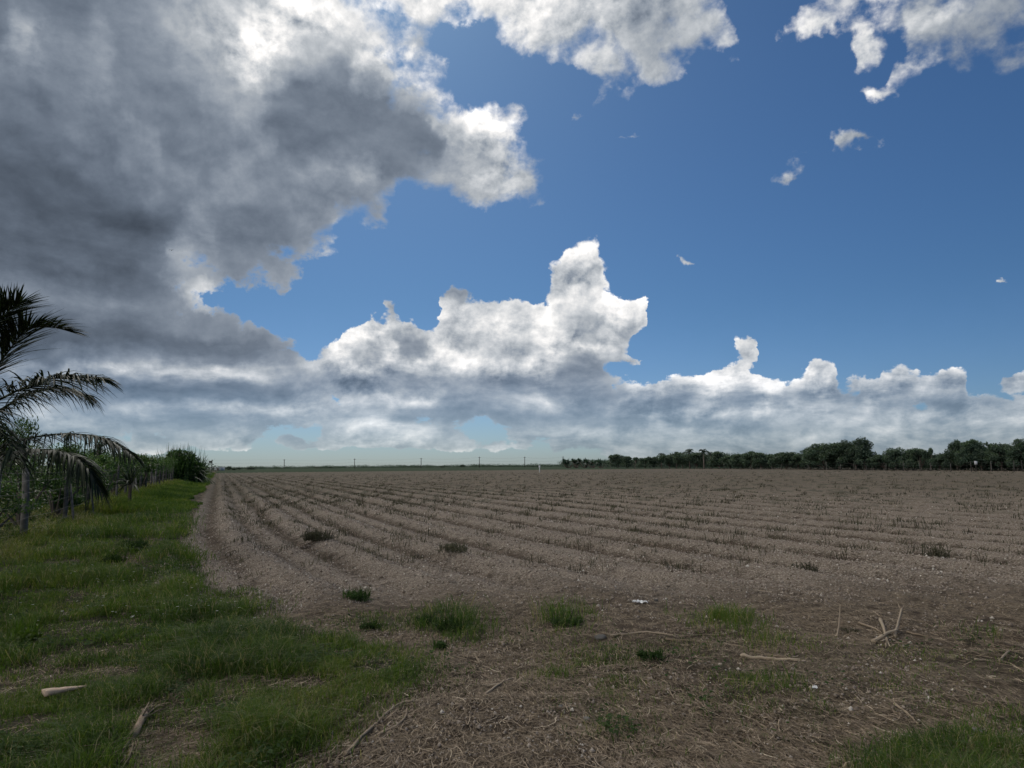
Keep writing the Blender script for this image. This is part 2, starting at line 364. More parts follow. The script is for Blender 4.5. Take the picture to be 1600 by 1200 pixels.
def inpoly(px, py, pts):
    P = np.array(pts, float); ins = np.zeros(px.shape, bool)
    for i in range(len(P)):
        a, b = P[i], P[(i + 1) % len(P)]
        c = (a[1] > py) != (b[1] > py)
        xi = a[0] + (py - a[1]) / (b[1] - a[1] + 1e-12) * (b[0] - a[0])
        ins ^= c & (px < xi)
    return ins
def gpoly(pts): return [tuple(gp(*p)[:2]) for p in pts]
# patches of growth on the ground, outlines taken on the ground plane
VERGE = gpoly([(-900, 1500), (-700, 900), (-100, 872), (20, 858), (110, 822), (200, 790), (262, 765), (318, 742), (331, 741), (322, 752), (300, 790), (288, 850), (296, 900), (318, 940), (316, 965), (372, 975), (440, 992), (500, 1005),
               (590, 1015), (640, 1045), (612, 1085), (560, 1120), (500, 1150), (440, 1180), (396, 1196), (330, 1204), (318, 1150), (360, 1120), (300, 1118), (235, 1132), (205, 1165), (150, 1190), (120, 1215), (-100, 1500)])
PATCH = [(gpoly(p), d) for p, d in (
    ([(640, 965), (700, 950), (730, 975), (752, 990), (720, 1002), (690, 990), (640, 985)], .8),
    ([(556, 960), (610, 955), (620, 985), (580, 985)], .6),
    ([(860, 965), (905, 955), (925, 970), (905, 985), (868, 983)], .7),
    ([(1070, 962), (1130, 952), (1175, 962), (1150, 990), (1100, 992)], .6),
    ([(860, 1030), (930, 1010), (1000, 1040), (980, 1100), (1010, 1150), (950, 1150), (900, 1090)], .5),
    ([(1050, 1070), (1130, 1055), (1240, 1075), (1290, 1110), (1270, 1160), (1180, 1150), (1100, 1120)], .55),
    ([(1340, 1165), (1440, 1160), (1530, 1130), (1620, 1110), (1800, 1150), (1800, 1400), (1300, 1400)], .16), ([(1400, 1172), (1500, 1160), (1560, 1130), (1620, 1120), (1800, 1170), (1800, 1400), (1380, 1400)], .55),
    ([(1480, 990), (1540, 985), (1560, 1005), (1500, 1010)], .5),
    ([(780, 1000), (1180, 990), (1600, 1020), (1700, 1100), (1400, 1140), (1000, 1060), (820, 1080)], .22),
    ([(340, 925), (400, 930), (425, 950), (370, 960), (335, 950)], .8),
    ([(400, 990), (560, 960), (680, 1010), (760, 1060), (700, 1090), (600, 1060)], .22))]
def masks(x, y):
    s, t = rowc(x, y)
    j = .30 * (fbm(x, y, 1.3, 5, 3) - .5); k = .30 * (fbm(x, y, 1.3, 55, 3) - .5)
    j2 = 1.1 * (fbm(x, y, .9, 15, 4) - .5)
    far = sstep(np.hypot(x, y), 6, 14)
    green = inpoly(x + j * 2 + j2 * far * .6, y + k * 3, VERGE).astype(float)
    verge = (s < -1.0 + j2 * 1.1) & (s > -4.3) & (y > 10) & (t < 330)
    green = np.maximum(green, verge * 1.0)
    trk = np.exp(-((s + 1.35 + j) / .22) ** 2) * sstep(y, 9, 13)
    green = green * (1 - .75 * trk * (fbm(x, y, .35, 77, 3) > .45))
    bare = sstep(fbm(x, y, .8, 33, 4), .54, .64)
    green = green * (1 - .30 * bare)
    for P, d in PATCH:
        green = np.maximum(green, inpoly(x + j, y + k, P) * d * sstep(fbm(x, y, 3.0, 21, 3), .32, .5))
    farcrop = sstep(t + .10 * s, 236, 240) * (s > -1)
    beyond = (s < -4.3) & (y > 8)
    head = 8.7 + .05 * x + 1.4 * (fbm(x, y * 0, .35, 9, 3) - .5) + 2.6 * np.exp(-((x + 1.5) / 3.0) ** 2) * 0
    field = sstep(y, head - .9, head + 1.3) * (s > -.75) * (1 - farcrop)
    field = np.where(s <= -.75, 0, field)
    return green, field, farcrop, beyond.astype(float), s, t
def height(x, y, fine=True):
    green, field, farcrop, beyond, s, t = masks(x, y)
    r = np.hypot(x, y)
    se = s - 1.1 * np.exp(-np.maximum(y - 9, 0) / 4.0) + .16 * (fbm(s * 0 + s * .8, t, .22, 3, 3) - .5)
    a = .5 + .5 * np.cos(2 * np.pi * (se - .25) / 1.6)
    b = .5 + .5 * np.cos(2 * np.pi * (se - 1.0) / 1.6)
    am = .75 + .9 * (fbm(s * .4, t, .12, 31, 3) - .35)
    prof = a ** 2.6 * .19 * np.clip(am, .75, 1.1) + b ** 6 * .07
    h = field * (prof - .05)
    h = h + field * (fbm(x, y, 2.6, 8, 3) - .5) * .06 + (1 - field) * (fbm(x, y, .7, 41, 4) - .5) * .11 * sstep(r, 1, 3)
    h = h + (fbm(x, y, 6.0, 61, 3) - .5) * .045
    h = h + green * .02 - np.exp(-((s + .25) / .32) ** 2) * .07 * sstep(y, 9, 14) * (1 - farcrop)
    h = h * (1 - sstep(r, 230, 330))
    return h
_HX = {}
def hz(x, y):
    return float(height(np.array([x], float), np.array([y], float))[0])

# ------------------------------------------------------------------ mesh helpers
def mesh_obj(name, verts, faces, mat, parent=None, attrs=None, smooth=False, link=True):
    """verts Nx3; faces: array Mx3/4 or list of arrays"""
    me = bpy.data.meshes.new(name)
    if not isinstance(faces, list): faces = [faces]
    faces = [np.asarray(f_, np.int32) for f_ in faces if len(f_)]
    verts = np.asarray(verts, np.float32)
    nl = sum(f_.size for f_ in faces); nf = sum(len(f_) for f_ in faces)
    me.vertices.add(len(verts)); me.vertices.foreach_set('co', verts.ravel())
    me.loops.add(nl); me.loops.foreach_set('vertex_index', np.concatenate([f_.ravel() for f_ in faces]))
    tot = np.concatenate([np.full(len(f_), f_.shape[1], np.int32) for f_ in faces])
    st = np.concatenate([[0], np.cumsum(tot)[:-1]]).astype(np.int32)
    me.polygons.add(nf); me.polygons.foreach_set('loop_start', st); me.polygons.foreach_set('loop_total', tot)
    if smooth: me.polygons.foreach_set('use_smooth', np.ones(nf, bool))
    me.update(calc_edges=True)
    if attrs:
        for k_, v_ in attrs.items():
            at = me.attributes.new(k_, 'FLOAT', 'POINT'); at.data.foreach_set('value', np.asarray(v_, np.float32))
    if mat is not None: me.materials.append(mat)
    if not link: return me
    o = bpy.data.objects.new(name, me); COL.objects.link(o)
    if parent is not None: o.parent = parent
    return o
def tag(o, label=None, cat=None, group=None, kind=None):
    if label: o['label'] = label
    if cat: o['category'] = cat
    if group: o['group'] = group
    if kind: o['kind'] = kind
    return o
def empty(name, loc, label, cat, group=None, rz=0.0):
    o = bpy.data.objects.new(name, None); COL.objects.link(o)
    o.location = loc; o.rotation_euler = (0, 0, rz); o.empty_display_size = .1
    return tag(o, label, cat, group)

class MB:                                       # geometry collector
    def __init__(s): s.v = []; s.q = []; s.t = []; s.n = 0; s.a = []
    def add(s, v, q=None, t=None, a=0.5):
        v = np.asarray(v, float).reshape(-1, 3)
        if q is not None and len(q): s.q.append(np.asarray(q, np.int64) + s.n)
        if t is not None and len(t): s.t.append(np.asarray(t, np.int64) + s.n)
        s.v.append(v); s.n += len(v)
        s.a.append(np.broadcast_to(np.asarray(a, float), (len(v),)))
    def tube(s, pts, rad, seg=6, a=.5, cap=True):
        P = np.asarray(pts, float); n = len(P)
        rad = np.broadcast_to(np.asarray(rad, float), (n,))
        tan = np.gradient(P, axis=0); tan /= np.linalg.norm(tan, axis=1)[:, None] + 1e-9
        ref = np.array([0, 0, 1.0]) if abs(tan[0, 2]) < .9 else np.array([1.0, 0, 0])
        V = []
        for i in range(n):
            u_ = np.cross(tan[i], ref); u_ /= np.linalg.norm(u_) + 1e-9; w_ = np.cross(tan[i], u_)
            for k in range(seg):
                an = 2 * math.pi * k / seg
                V.append(P[i] + rad[i] * (u_ * math.cos(an) + w_ * math.sin(an)))
        q = [[i * seg + k, i * seg + (k + 1) % seg, (i + 1) * seg + (k + 1) % seg, (i + 1) * seg + k] for i in range(n - 1) for k in range(seg)]
        t = []
        if cap:
            V.append(P[0]); V.append(P[-1]); c0, c1 = n * seg, n * seg + 1
            t = [[c0, (k + 1) % seg, k] for k in range(seg)] + [[c1, (n - 1) * seg + k, (n - 1) * seg + (k + 1) % seg] for k in range(seg)]
        s.add(V, q, t, a)
    def box(s, c, d, rz=0, a=.5):
        x, y, z = np.asarray(d, float) / 2
        V = np.array([[sx * x, sy * y, sz * z] for sx in (-1, 1) for sy in (-1, 1) for sz in (-1, 1)])
        cr, sr = math.cos(rz), math.sin(rz)
        V = np.stack([V[:, 0] * cr - V[:, 1] * sr, V[:, 0] * sr + V[:, 1] * cr, V[:, 2]], 1) + np.asarray(c, float)
        s.add(V, [[0, 1, 3, 2], [4, 6, 7, 5], [0, 4, 5, 1], [2, 3, 7, 6], [0, 2, 6, 4], [1, 5, 7, 3]], None, a)
    def build(s, name, mat, parent=None, link=True, smooth=False):
        f_ = []
        if s.q: f_.append(np.concatenate(s.q))
        if s.t: f_.append(np.concatenate(s.t))
        return mesh_obj(name, np.concatenate(s.v), f_, mat, parent, {'tint': np.concatenate(s.a)}, smooth, link)

# ------------------------------------------------------------------ materials
def new_mat(name):
    m_ = bpy.data.materials.new(name); m_.use_nodes = True
    t = NT(m_.node_tree); t.n.clear()
    out = t.new('ShaderNodeOutputMaterial')
    return m_, t, out
def attr(t, name):
    a = t.new('ShaderNodeAttribute'); a.attribute_name = name; return a.outputs['Fac']
def simple_mat(name, stops, rough=.8, nscale=None, transl=0.0, spec=.2, by='tint', bump=0.0):
    m_, t, out = new_mat(name)
    geo = t.new('ShaderNodeNewGeometry').outputs['Position']
    oi = t.new('ShaderNodeObjectInfo').outputs['Random']
    f_ = attr(t, 'tint') if by == 'tint' else None
    if nscale:
        tcn = t.new('ShaderNodeTexCoord').outputs['Object']
        nz = t.noise(tcn, nscale, 5, .6)
        nf = t.lin(nz, .3, .7)
        f_ = nf if f_ is None else t.m('ADD', t.m('MULTIPLY', f_, .6), t.m('MULTIPLY', nf, .4))
    c = t.ramp(f_, stops)
    c = t.vm('SCALE', c, scale=t.lin(oi, 0, 1, .82, 1.18))
    bs = t.new('ShaderNodeBsdfPrincipled')
    t.set(bs.inputs['Base Color'], c); bs.inputs['Roughness'].default_value = rough
    bs.inputs['Specular IOR Level'].default_value = spec
    if bump and nscale:
        b_ = t.new('ShaderNodeBump'); b_.inputs['Strength'].default_value = bump; b_.inputs['Distance'].default_value = .02
        t.set(b_.inputs['Height'], nz); t.l.new(b_.outputs[0], bs.inputs['Normal'])
    sh = bs.outputs[0]
    if transl:
        tr = t.new('ShaderNodeBsdfTranslucent'); t.set(tr.inputs[0], t.vm('MULTIPLY', c, (1.1, 1.25, .6)))
        mx = t.new('ShaderNodeMixShader'); mx.inputs[0].default_value = transl
        t.l.new(sh, mx.inputs[1]); t.l.new(tr.outputs[0], mx.inputs[2]); sh = mx.outputs[0]
    t.l.new(sh, out.inputs[0])
    return m_

# ground: soil, pale marl gravel on the beds, dry straw on the headland, green-brown under the grass
gm, t, out = new_mat('ground')
pos = t.new('ShaderNodeNewGeometry').outputs['Position']
aG, aF, aC, aB, aH, aS = [attr(t, n_) for n_ in ('green', 'field', 'crop', 'beyond', 'crest', 'strawy')]
sc_ = t.new('ShaderNodeSeparateXYZ'); t.set(sc_.inputs[0], pos)
dist = t.vm('LENGTH', pos)
n_fine = t.noise(pos, 38.0, 5, .65); n_mid = t.noise(pos, 5.0, 5, .6); n_big = t.noise(pos, .55, 5, .6)
vor = t.voro(pos, 34.0, 1, .5)
vor2 = t.voro(pos, 13.0, 1, .5)
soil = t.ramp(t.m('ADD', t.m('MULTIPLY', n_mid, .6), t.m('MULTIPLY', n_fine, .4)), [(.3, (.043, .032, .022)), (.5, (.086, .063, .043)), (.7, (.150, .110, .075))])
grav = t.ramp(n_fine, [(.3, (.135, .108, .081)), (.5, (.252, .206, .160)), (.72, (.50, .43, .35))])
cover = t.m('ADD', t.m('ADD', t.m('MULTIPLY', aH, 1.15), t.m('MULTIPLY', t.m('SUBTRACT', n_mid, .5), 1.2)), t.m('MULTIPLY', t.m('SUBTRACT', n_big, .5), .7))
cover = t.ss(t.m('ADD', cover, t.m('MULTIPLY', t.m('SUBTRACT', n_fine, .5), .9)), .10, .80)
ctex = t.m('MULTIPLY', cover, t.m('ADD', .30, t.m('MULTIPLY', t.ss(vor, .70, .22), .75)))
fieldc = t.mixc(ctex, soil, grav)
stub = t.m('MULTIPLY', t.ss(dist, 12.0, 60.0), .62)
fieldc = t.mixc(stub, fieldc, t.ramp(t.m('ADD', t.m('MULTIPLY', n_mid, .5), t.m('MULTIPLY', n_big, .5)), [(.35, (.050, .043, .029)), (.65, (.128, .104, .072))]))
# weeds and dry stubble darken the far rows
wv = t.vm('MULTIPLY', pos, (1.0, .6, 1.0))
weeds = t.m('MULTIPLY', t.ss(t.noise(wv, .95, 5, .65), .50, .66), t.ss(dist, 14.0, 45.0))
fieldc = t.mixc(t.m('MULTIPLY', weeds, .75), fieldc, (.060, .064, .040, 1))
st2 = t.new('ShaderNodeMapping'); st2.inputs['Rotation'].default_value = (0, 0, .5); st2.inputs['Scale'].default_value = (1, .22, 1); t.set(st2.inputs[0], pos)
str1 = t.noise(st2.outputs[0], 55.0, 4, .7, dist=.6)
st3 = t.new('ShaderNodeMapping'); st3.inputs['Rotation'].default_value = (0, 0, -.9); st3.inputs['Scale'].default_value = (1, .2, 1); t.set(st3.inputs[0], pos)
str2 = t.noise(st3.outputs[0], 48.0, 4, .7, dist=.6)
straw = t.ramp(t.m('MAXIMUM', str1, str2), [(.42, (.065, .048, .033)), (.56, (.185, .143, .097)), (.72, (.33, .265, .185))])
head = t.mixc(t.ss(t.m('ADD', n_mid, t.m('MULTIPLY', t.m('SUBTRACT', n_big, .5), .9)), .34, .58), soil, straw)
under = t.ramp(n_fine, [(.3, (.020, .022, .012)), (.6, (.055, .055, .030)), (.75, (.11, .095, .058))])
crop = t.ramp(t.noise(t.vm('MULTIPLY', pos, (.02, .6, 1)), 1.0, 4, .6), [(.3, (.022, .040, .018)), (.7, (.050, .075, .032))])
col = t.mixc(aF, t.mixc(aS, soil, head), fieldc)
col = t.mixc(aB, col, t.mixc(n_mid, (.035, .030, .020, 1), (.10, .080, .055, 1)))
col = t.mixc(t.m('MULTIPLY', aG, .9), col, under)
col = t.mixc(aC, col, crop)
bs = t.new('ShaderNodeBsdfPrincipled'); t.set(bs.inputs['Base Color'], col)
bs.inputs['Roughness'].default_value = .95; bs.inputs['Specular IOR Level'].default_value = .08
b1_ = t.new('ShaderNodeBump'); b1_.inputs['Strength'].default_value = .9; b1_.inputs['Distance'].default_value = .035
t.set(b1_.inputs['Height'], t.m('ADD', t.m('ADD', n_fine, t.m('MULTIPLY', n_mid, 1.4)), t.m('MULTIPLY', t.ss(vor, .8, .1), .5)))
t.l.new(b1_.outputs[0], bs.inputs['Normal'])
t.l.new(bs.outputs[0], out.inputs[0])

# ------------------------------------------------------------------ ground sheet: rings round the camera, finest where it looks
rr = [0.6]
while rr[-1] < 6000:
    r_ = rr[-1]
    if r_ < 30: d_ = max(.018, r_ * .0038)
    elif r_ < 150: d_ = .115 + (r_ - 30) * .0009
    elif r_ < 330: d_ = 1.0
    else: d_ = r_ * .03
    rr.append(r_ + d_)
rr = np.array(rr)
aa = np.concatenate([np.arange(-180, -60, 4.0), np.arange(-60, -40, .7), np.arange(-40, 40, .105), np.arange(40, 60, .7), np.arange(60, 180, 4.0)])
na, nr = len(aa), len(rr)
A_, R_ = np.meshgrid(np.radians(aa), rr)
GX, GY = (R_ * np.sin(A_)).ravel(), (R_ * np.cos(A_)).ravel()
GZ = height(GX, GY)
gr_, fd_, cp_, by_, gs_, gt_ = masks(GX, GY)
se_ = gs_ - 1.1 * np.exp(-np.maximum(GY - 9, 0) / 4.0) + .16 * (fbm(gs_ * .8, gt_, .22, 3, 3) - .5)
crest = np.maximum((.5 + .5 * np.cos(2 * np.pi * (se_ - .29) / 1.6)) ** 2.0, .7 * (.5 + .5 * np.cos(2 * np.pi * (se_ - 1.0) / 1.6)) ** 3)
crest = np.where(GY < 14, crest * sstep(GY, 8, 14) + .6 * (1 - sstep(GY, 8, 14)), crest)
cp_ = np.maximum(cp_, sstep(R_.ravel(), 420, 450))
idx = np.arange(na * nr).reshape(nr, na)
nx = np.roll(idx, -1, axis=1)
gq = np.stack([idx[:-1], nx[:-1], nx[1:], idx[1:]], -1).reshape(-1, 4)[:, ::-1]
GV = np.concatenate([np.stack([GX, GY, GZ], 1), [[0, 0, 0]]])
gt3 = np.stack([np.full(na, na * nr), idx[0], nx[0]], 1)[:, ::-1]
z1 = lambda a_: np.concatenate([a_, [0]])
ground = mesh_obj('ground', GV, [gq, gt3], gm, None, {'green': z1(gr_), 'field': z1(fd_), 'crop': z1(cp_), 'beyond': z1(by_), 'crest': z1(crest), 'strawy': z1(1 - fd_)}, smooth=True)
tag(ground, kind='structure')
# ------------------------------------------------------------------ vegetation builders
rng = np.random.default_rng(7)
M_grass = simple_mat('grass', [(0, (.026, .056, .009)), (.45, (.080, .132, .018)), (.75, (.160, .178, .036)), (.88, (.19, .17, .07)), (1, (.34, .28, .17))], .6, None, .35, .25)
M_straw = simple_mat('straw', [(0, (.07, .05, .034)), (.5, (.24, .182, .122)), (.85, (.42, .33, .23)), (1, (.58, .49, .36))], .8, None, .1, .2)
M_gravel = simple_mat('gravel', [(0, (.12, .088, .062)), (.4, (.29, .235, .185)), (.8, (.50, .43, .35)), (1, (.75, .69, .60))], .95, None, 0, .1)
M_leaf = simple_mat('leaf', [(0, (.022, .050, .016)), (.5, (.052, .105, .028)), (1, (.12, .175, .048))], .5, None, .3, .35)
M_leaf_far = simple_mat('leaf_far', [(0, (.032, .058, .044)), (.5, (.062, .098, .068)), (1, (.115, .15, .092))], .6, None, .3, .3)  # distance haze is put into this leaf colour: paler and bluer than leaf
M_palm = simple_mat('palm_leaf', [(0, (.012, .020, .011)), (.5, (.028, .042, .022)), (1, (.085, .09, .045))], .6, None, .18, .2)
M_weed = simple_mat('weed', [(0, (.020, .038, .012)), (.6, (.048, .085, .025)), (1, (.10, .145, .040))], .8, None, .3, .08)
M_dryweed = simple_mat('dry_weed', [(0, (.045, .042, .028)), (.6, (.085, .082, .052)), (1, (.19, .155, .105))], .8, None, .15, .1)
M_bark = simple_mat('bark', [(0, (.055, .045, .036)), (.5, (.13, .11, .09)), (1, (.26, .23, .20))], .9, 9, 0, .1, bump=.6)
M_post = simple_mat('post_wood', [(0, (.04, .038, .034)), (.5, (.105, .098, .086)), (1, (.26, .245, .22))], .9, 7, 0, .1, bump=.6)
M_wood = simple_mat('split_wood', [(0, (.16, .11, .075)), (.5, (.34, .245, .17)), (1, (.55, .43, .32))], .8, 14, 0, .2, bump=.5)
M_wire = simple_mat('wire', [(0, (.10, .10, .10)), (1, (.22, .21, .20))], .5, None, 0, .4)
M_yellow = simple_mat('young_leaf', [(0, (.10, .12, .02)), (1, (.24, .25, .05))], .5, None, .35, .3)
M_white = simple_mat('white_scrap', [(0, (.5, .5, .5)), (1, (.78, .78, .77))], .6, 6, 0, .3)
M_petal = simple_mat('petal', [(0, (.6, .6, .56)), (1, (.85, .85, .8))], .7, None, .2, .2)

def blades(mb, x, y, z, h, w, lean, tint, az=None, curl=1.0):
    n = len(x)
    if az is None: az = rng.uniform(0, 2 * np.pi, n)
    wa = rng.uniform(0, 2 * np.pi, n)
    lx, ly = np.cos(az) * lean, np.sin(az) * lean
    wx, wy = np.cos(wa) * w / 2, np.sin(wa) * w / 2
    V = np.empty((n, 5, 3))
    V[:, 0] = np.stack([x - wx, y - wy, z - .01], 1); V[:, 1] = np.stack([x + wx, y + wy, z - .01], 1)
    mx, my, mz = x + lx * h * .35, y + ly * h * .35, z + h * .58
    V[:, 2] = np.stack([mx + wx * .8, my + wy * .8, mz], 1); V[:, 3] = np.stack([mx - wx * .8, my - wy * .8, mz], 1)
    V[:, 4] = np.stack([x + lx * h * (.9 + .3 * curl), y + ly * h * (.9 + .3 * curl), z + h * (1 - .35 * curl * np.clip(lean, 0, 1.3))], 1)
    i = np.arange(n)[:, None] * 5
    mb.add(V, i + np.array([0, 1, 2, 3]), i + np.array([3, 2, 4]), np.repeat(tint, 5))
def strip(mb, P, w, tint, normal_up=True):
    """ribbons: P n x k x 3 centre lines, w n x k widths"""
    n, k, _ = P.shape
    T_ = np.gradient(P, axis=1)
    side = np.cross(T_, np.array([0, 0, 1.0])) + rng.normal(0, .30, (n, 1, 3)) * np.linalg.norm(T_, axis=2, keepdims=True)
    side /= np.linalg.norm(side, axis=2, keepdims=True) + 1e-9
    L = P - side * w[..., None] / 2; R__ = P + side * w[..., None] / 2
    V = np.stack([L, R__], 2).reshape(n, k * 2, 3)
    b = (np.arange(n) * k * 2)[:, None, None] + (np.arange(k - 1) * 2)[None, :, None] + np.array([0, 1, 3, 2])[None, None]
    mb.add(V, b.reshape(-1, 4), None, np.repeat(tint, k * 2))
def leafcloud(mb, ells, n, L, flat=.4, tlo=0.0, thi=1.0, shell=.55, r=None):
    r = r or rng
    ells = np.array(ells, float)                # cx cy cz rx ry rz
    vol = (ells[:, 3] * ells[:, 4] * ells[:, 5]) ** .75
    k = r.choice(len(ells), n, p=vol / vol.sum())
    d = r.normal(0, 1, (n, 3)); d /= np.linalg.norm(d, axis=1)[:, None]
    rad = shell + (1 - shell) * r.random(n) ** .6
    rad *= 1 + r.normal(0, .06, n)
    c = ells[k, :3] + d * rad[:, None] * ells[k, 3:]
    a = r.normal(0, 1, (n, 3)); a[:, 2] *= (1 - flat); a /= np.linalg.norm(a, axis=1)[:, None]
    b = np.cross(a, r.normal(0, 1, (n, 3)) * [.5, .5, 1]); b /= np.linalg.norm(b, axis=1)[:, None] + 1e-9
    l_ = L * r.uniform(.6, 1.35, n)[:, None]; w_ = l_ * .42
    V = np.stack([c - a * l_ / 2, c + b * w_ / 2, c + a * l_ / 2 - [0, 0, .1 * L], c - b * w_ / 2], 1)
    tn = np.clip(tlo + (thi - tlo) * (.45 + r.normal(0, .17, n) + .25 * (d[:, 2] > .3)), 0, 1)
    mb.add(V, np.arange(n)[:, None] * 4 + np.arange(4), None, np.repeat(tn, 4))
def bez(P, n):                                  # smooth curve through points
    P = np.array(P, float); m_ = len(P)
    tt = np.linspace(0, m_ - 1, n); out_ = []
    for q in tt:
        i = min(int(q), m_ - 2); f_ = q - i
        p0 = P[max(i - 1, 0)]; p1 = P[i]; p2 = P[i + 1]; p3 = P[min(i + 2, m_ - 1)]
        out_.append(.5 * ((2 * p1) + (-p0 + p2) * f_ + (2 * p0 - 5 * p1 + 4 * p2 - p3) * f_ ** 2 + (-p0 + 3 * p1 - 3 * p2 + p3) * f_ ** 3))
    return np.array(out_)
def frond(mb, pts, L, n, droop, width=.035, r0=.022, start=.12, seg=4, tlo=.0):
    C_ = bez(pts, 26)
    mb.tube(C_, np.linspace(r0, r0 * .15, 26), 5, .75)
    T_ = np.gradient(C_, axis=0); T_ /= np.linalg.norm(T_, axis=1)[:, None]
    for sd in (-1, 1):
        u_ = np.sort(rng.uniform(start, 1.0, n)); ii = u_ * 25
        p = np.stack([np.interp(ii, np.arange(26), C_[:, c]) for c in range(3)], 1)
        tg = np.stack([np.interp(ii, np.arange(26), T_[:, c]) for c in range(3)], 1)
        side = np.cross(tg, [0, 0, 1.0]); side /= np.linalg.norm(side, axis=1)[:, None] + 1e-9
        ln = L * np.clip(np.sin(np.pi * (.12 + .80 * u_)) ** .6, .25, 1) * rng.uniform(.8, 1.1, n)
        fw = .35 + .75 * u_
        d0 = side * sd * (1.0 - .25 * u_)[:, None] + tg * fw[:, None] + np.array([0, 0, .25]) + rng.normal(0, .16, (n, 3))
        d0 /= np.linalg.norm(d0, axis=1)[:, None]
        q = np.linspace(0, 1, seg + 1)[None, :, None]
        g = np.array([0, 0, -1.0]) * droop * rng.uniform(.6, 1.3, (n, 1, 1))
        P_ = p[:, None] + d0[:, None] * q * ln[:, None, None] + g * (q ** 2) * ln[:, None, None]
        w_ = width * np.array([.5, 1, .85, .55, .06][:seg + 1] if seg == 4 else np.linspace(1, .1, seg + 1))[None] * rng.uniform(.8, 1.2, (n, 1))
        strip(mb, P_, w_, np.clip(rng.normal(.4 + tlo, .18, n), 0, 1))

# ------------------------------------------------------------------ grass, straw, gravel: nobody could count these
def wedge(n, r0, r1, p, a0=-39, a1=39):
    u_ = rng.random(n)
    r_ = (r0 ** (1 - p) + u_ * (r1 ** (1 - p) - r0 ** (1 - p))) ** (1 / (1 - p))
    a_ = np.radians(rng.uniform(a0, a1, n))
    return r_ * np.sin(a_), r_ * np.cos(a_), r_
mb = MB()
x, y, r_ = wedge(900000, 3.0, 30, 1.25)
gmk = masks(x + rng.normal(0, .16, len(x)), y + rng.normal(0, .22, len(x)))[0]
clump = sstep(fbm(x, y, 2.6, 71, 3), .34, .56)
keep = rng.random(len(x)) < gmk * (.30 + .70 * clump) * .80
x, y, r_, gmk, clump = x[keep], y[keep], r_[keep], gmk[keep], clump[keep]
z = height(x, y)
n = len(x)
s, tt_ = rowc(x, y)
tall = .6 + 1.3 * sstep(fbm(x, y, .9, 91, 3), .45, .70) + 1.2 * sstep(-s, 2.6, 4.2) * (y > 11)
h = (.040 + .078 * clump) * tall * rng.uniform(.5, 1.5, n) * np.clip(gmk + .25, .4, 1) * (1 + np.clip(r_ - 8, 0, 22) * .035)
hue = .40 + .32 * (fbm(x, y, .8, 101, 4) - .5) * 2 + rng.normal(0, .13, n) + .38 * sstep(-s, 2.5, 4.2) * (y > 12) - .16 * sstep(fbm(x, y, 1.7, 111, 3), .52, .64)
hue = np.where(rng.random(n) < .07 + .22 * (1 - gmk), .93, hue)
blades(mb, x, y, z, h, (.0035 + .0022 * rng.random(n)) * (1 + np.clip(r_ - 5, 0, 25) * .13), rng.uniform(.2, 1.3, n), np.clip(hue, 0, 1))
# far verge: coarser tufts
x, y, r_ = wedge(420000, 28, 240, 1.1, -39, -20)
s, _t = rowc(x, y)
keep = (s < -1.15 + 1.6 * (fbm(x, y, .45, 25, 4) - .5)) & (s > -4.6) & (rng.random(len(x)) < .25 + .75 * sstep(fbm(x, y, .6, 26, 4), .38, .55))
x, y, r_ = x[keep], y[keep], r_[keep]; n = len(x); s = s[keep]
hue = .40 + .9 * (fbm(x, y, .5, 101, 3) - .5) + rng.normal(0, .12, n) + .32 * sstep(-s, 2.6, 4.2)
blades(mb, x, y, height(x, y), rng.uniform(.10, .36, n) * (.6 + 1.3 * sstep(-s, 1.5, 4)) * (.6 + .9 * fbm(x, y, 1.1, 28, 3)), .0009 * r_, rng.uniform(.1, .8, n), np.clip(hue, 0, 1))
tag(mb.build('grass', M_grass), 'green grass growing over the verge and the near left ground', 'grass', kind='stuff')

mb = MB()                                       # rank growth and brush under the orchard shrubs
x, y, r_ = wedge(380000, 9, 90, 1.15, -58, -20)
s, _t = rowc(x, y)
keep = (s < -3.9) & (s > -10) & (rng.random(len(x)) < .15 + .85 * sstep(fbm(x, y, .9, 27, 4), .42, .58))
x, y, r_ = x[keep], y[keep], r_[keep]; n = len(x)
hue = np.where(rng.random(n) < .45, rng.uniform(.80, 1.0, n), rng.normal(.25, .15, n))
blades(mb, x, y, height(x, y), rng.uniform(.06, .34, n), .0011 * r_, rng.uniform(.2, 1.5, n), np.clip(hue, 0, 1))
tag(mb.build('brush', M_grass), 'dry brush and rank growth under the shrubs behind the fence', 'brush', kind='stuff')
mb = MB()                                       # broad leaved low weeds among the grass
x, y, r_ = wedge(90000, 3.0, 26, 1.3)
gmk = masks(x, y)[0]
keep = rng.random(len(x)) < gmk * sstep(fbm(x, y, 1.7, 111, 3), .50, .62)
x, y, r_ = x[keep], y[keep], r_[keep]; n = len(x)
z = height(x, y) + rng.uniform(.01, .09, n)
a = rng.uniform(0, 2 * np.pi, n); l_ = rng.uniform(.018, .045, n) * (1 + np.clip(r_ - 6, 0, 20) * .04); ti = rng.uniform(-.5, .6, n)
c_, s_2 = np.cos(a), np.sin(a)
V = np.stack([np.stack([x - c_ * l_ * .5, y - s_2 * l_ * .5, z - ti * l_ * .5], 1), np.stack([x + s_2 * l_ * .35, y - c_ * l_ * .35, z + .004], 1),
              np.stack([x + c_ * l_ * .5, y + s_2 * l_ * .5, z + ti * l_ * .5], 1), np.stack([x - s_2 * l_ * .35, y + c_ * l_ * .35, z], 1)], 1)
mb.add(V, np.arange(n)[:, None] * 4 + np.arange(4), None, np.repeat(np.clip(rng.normal(.45, .2, n), 0, 1), 4))
tag(mb.build('ground_cover', M_weed), 'low broad leaved weeds spreading among the grass', 'ground cover', kind='stuff')

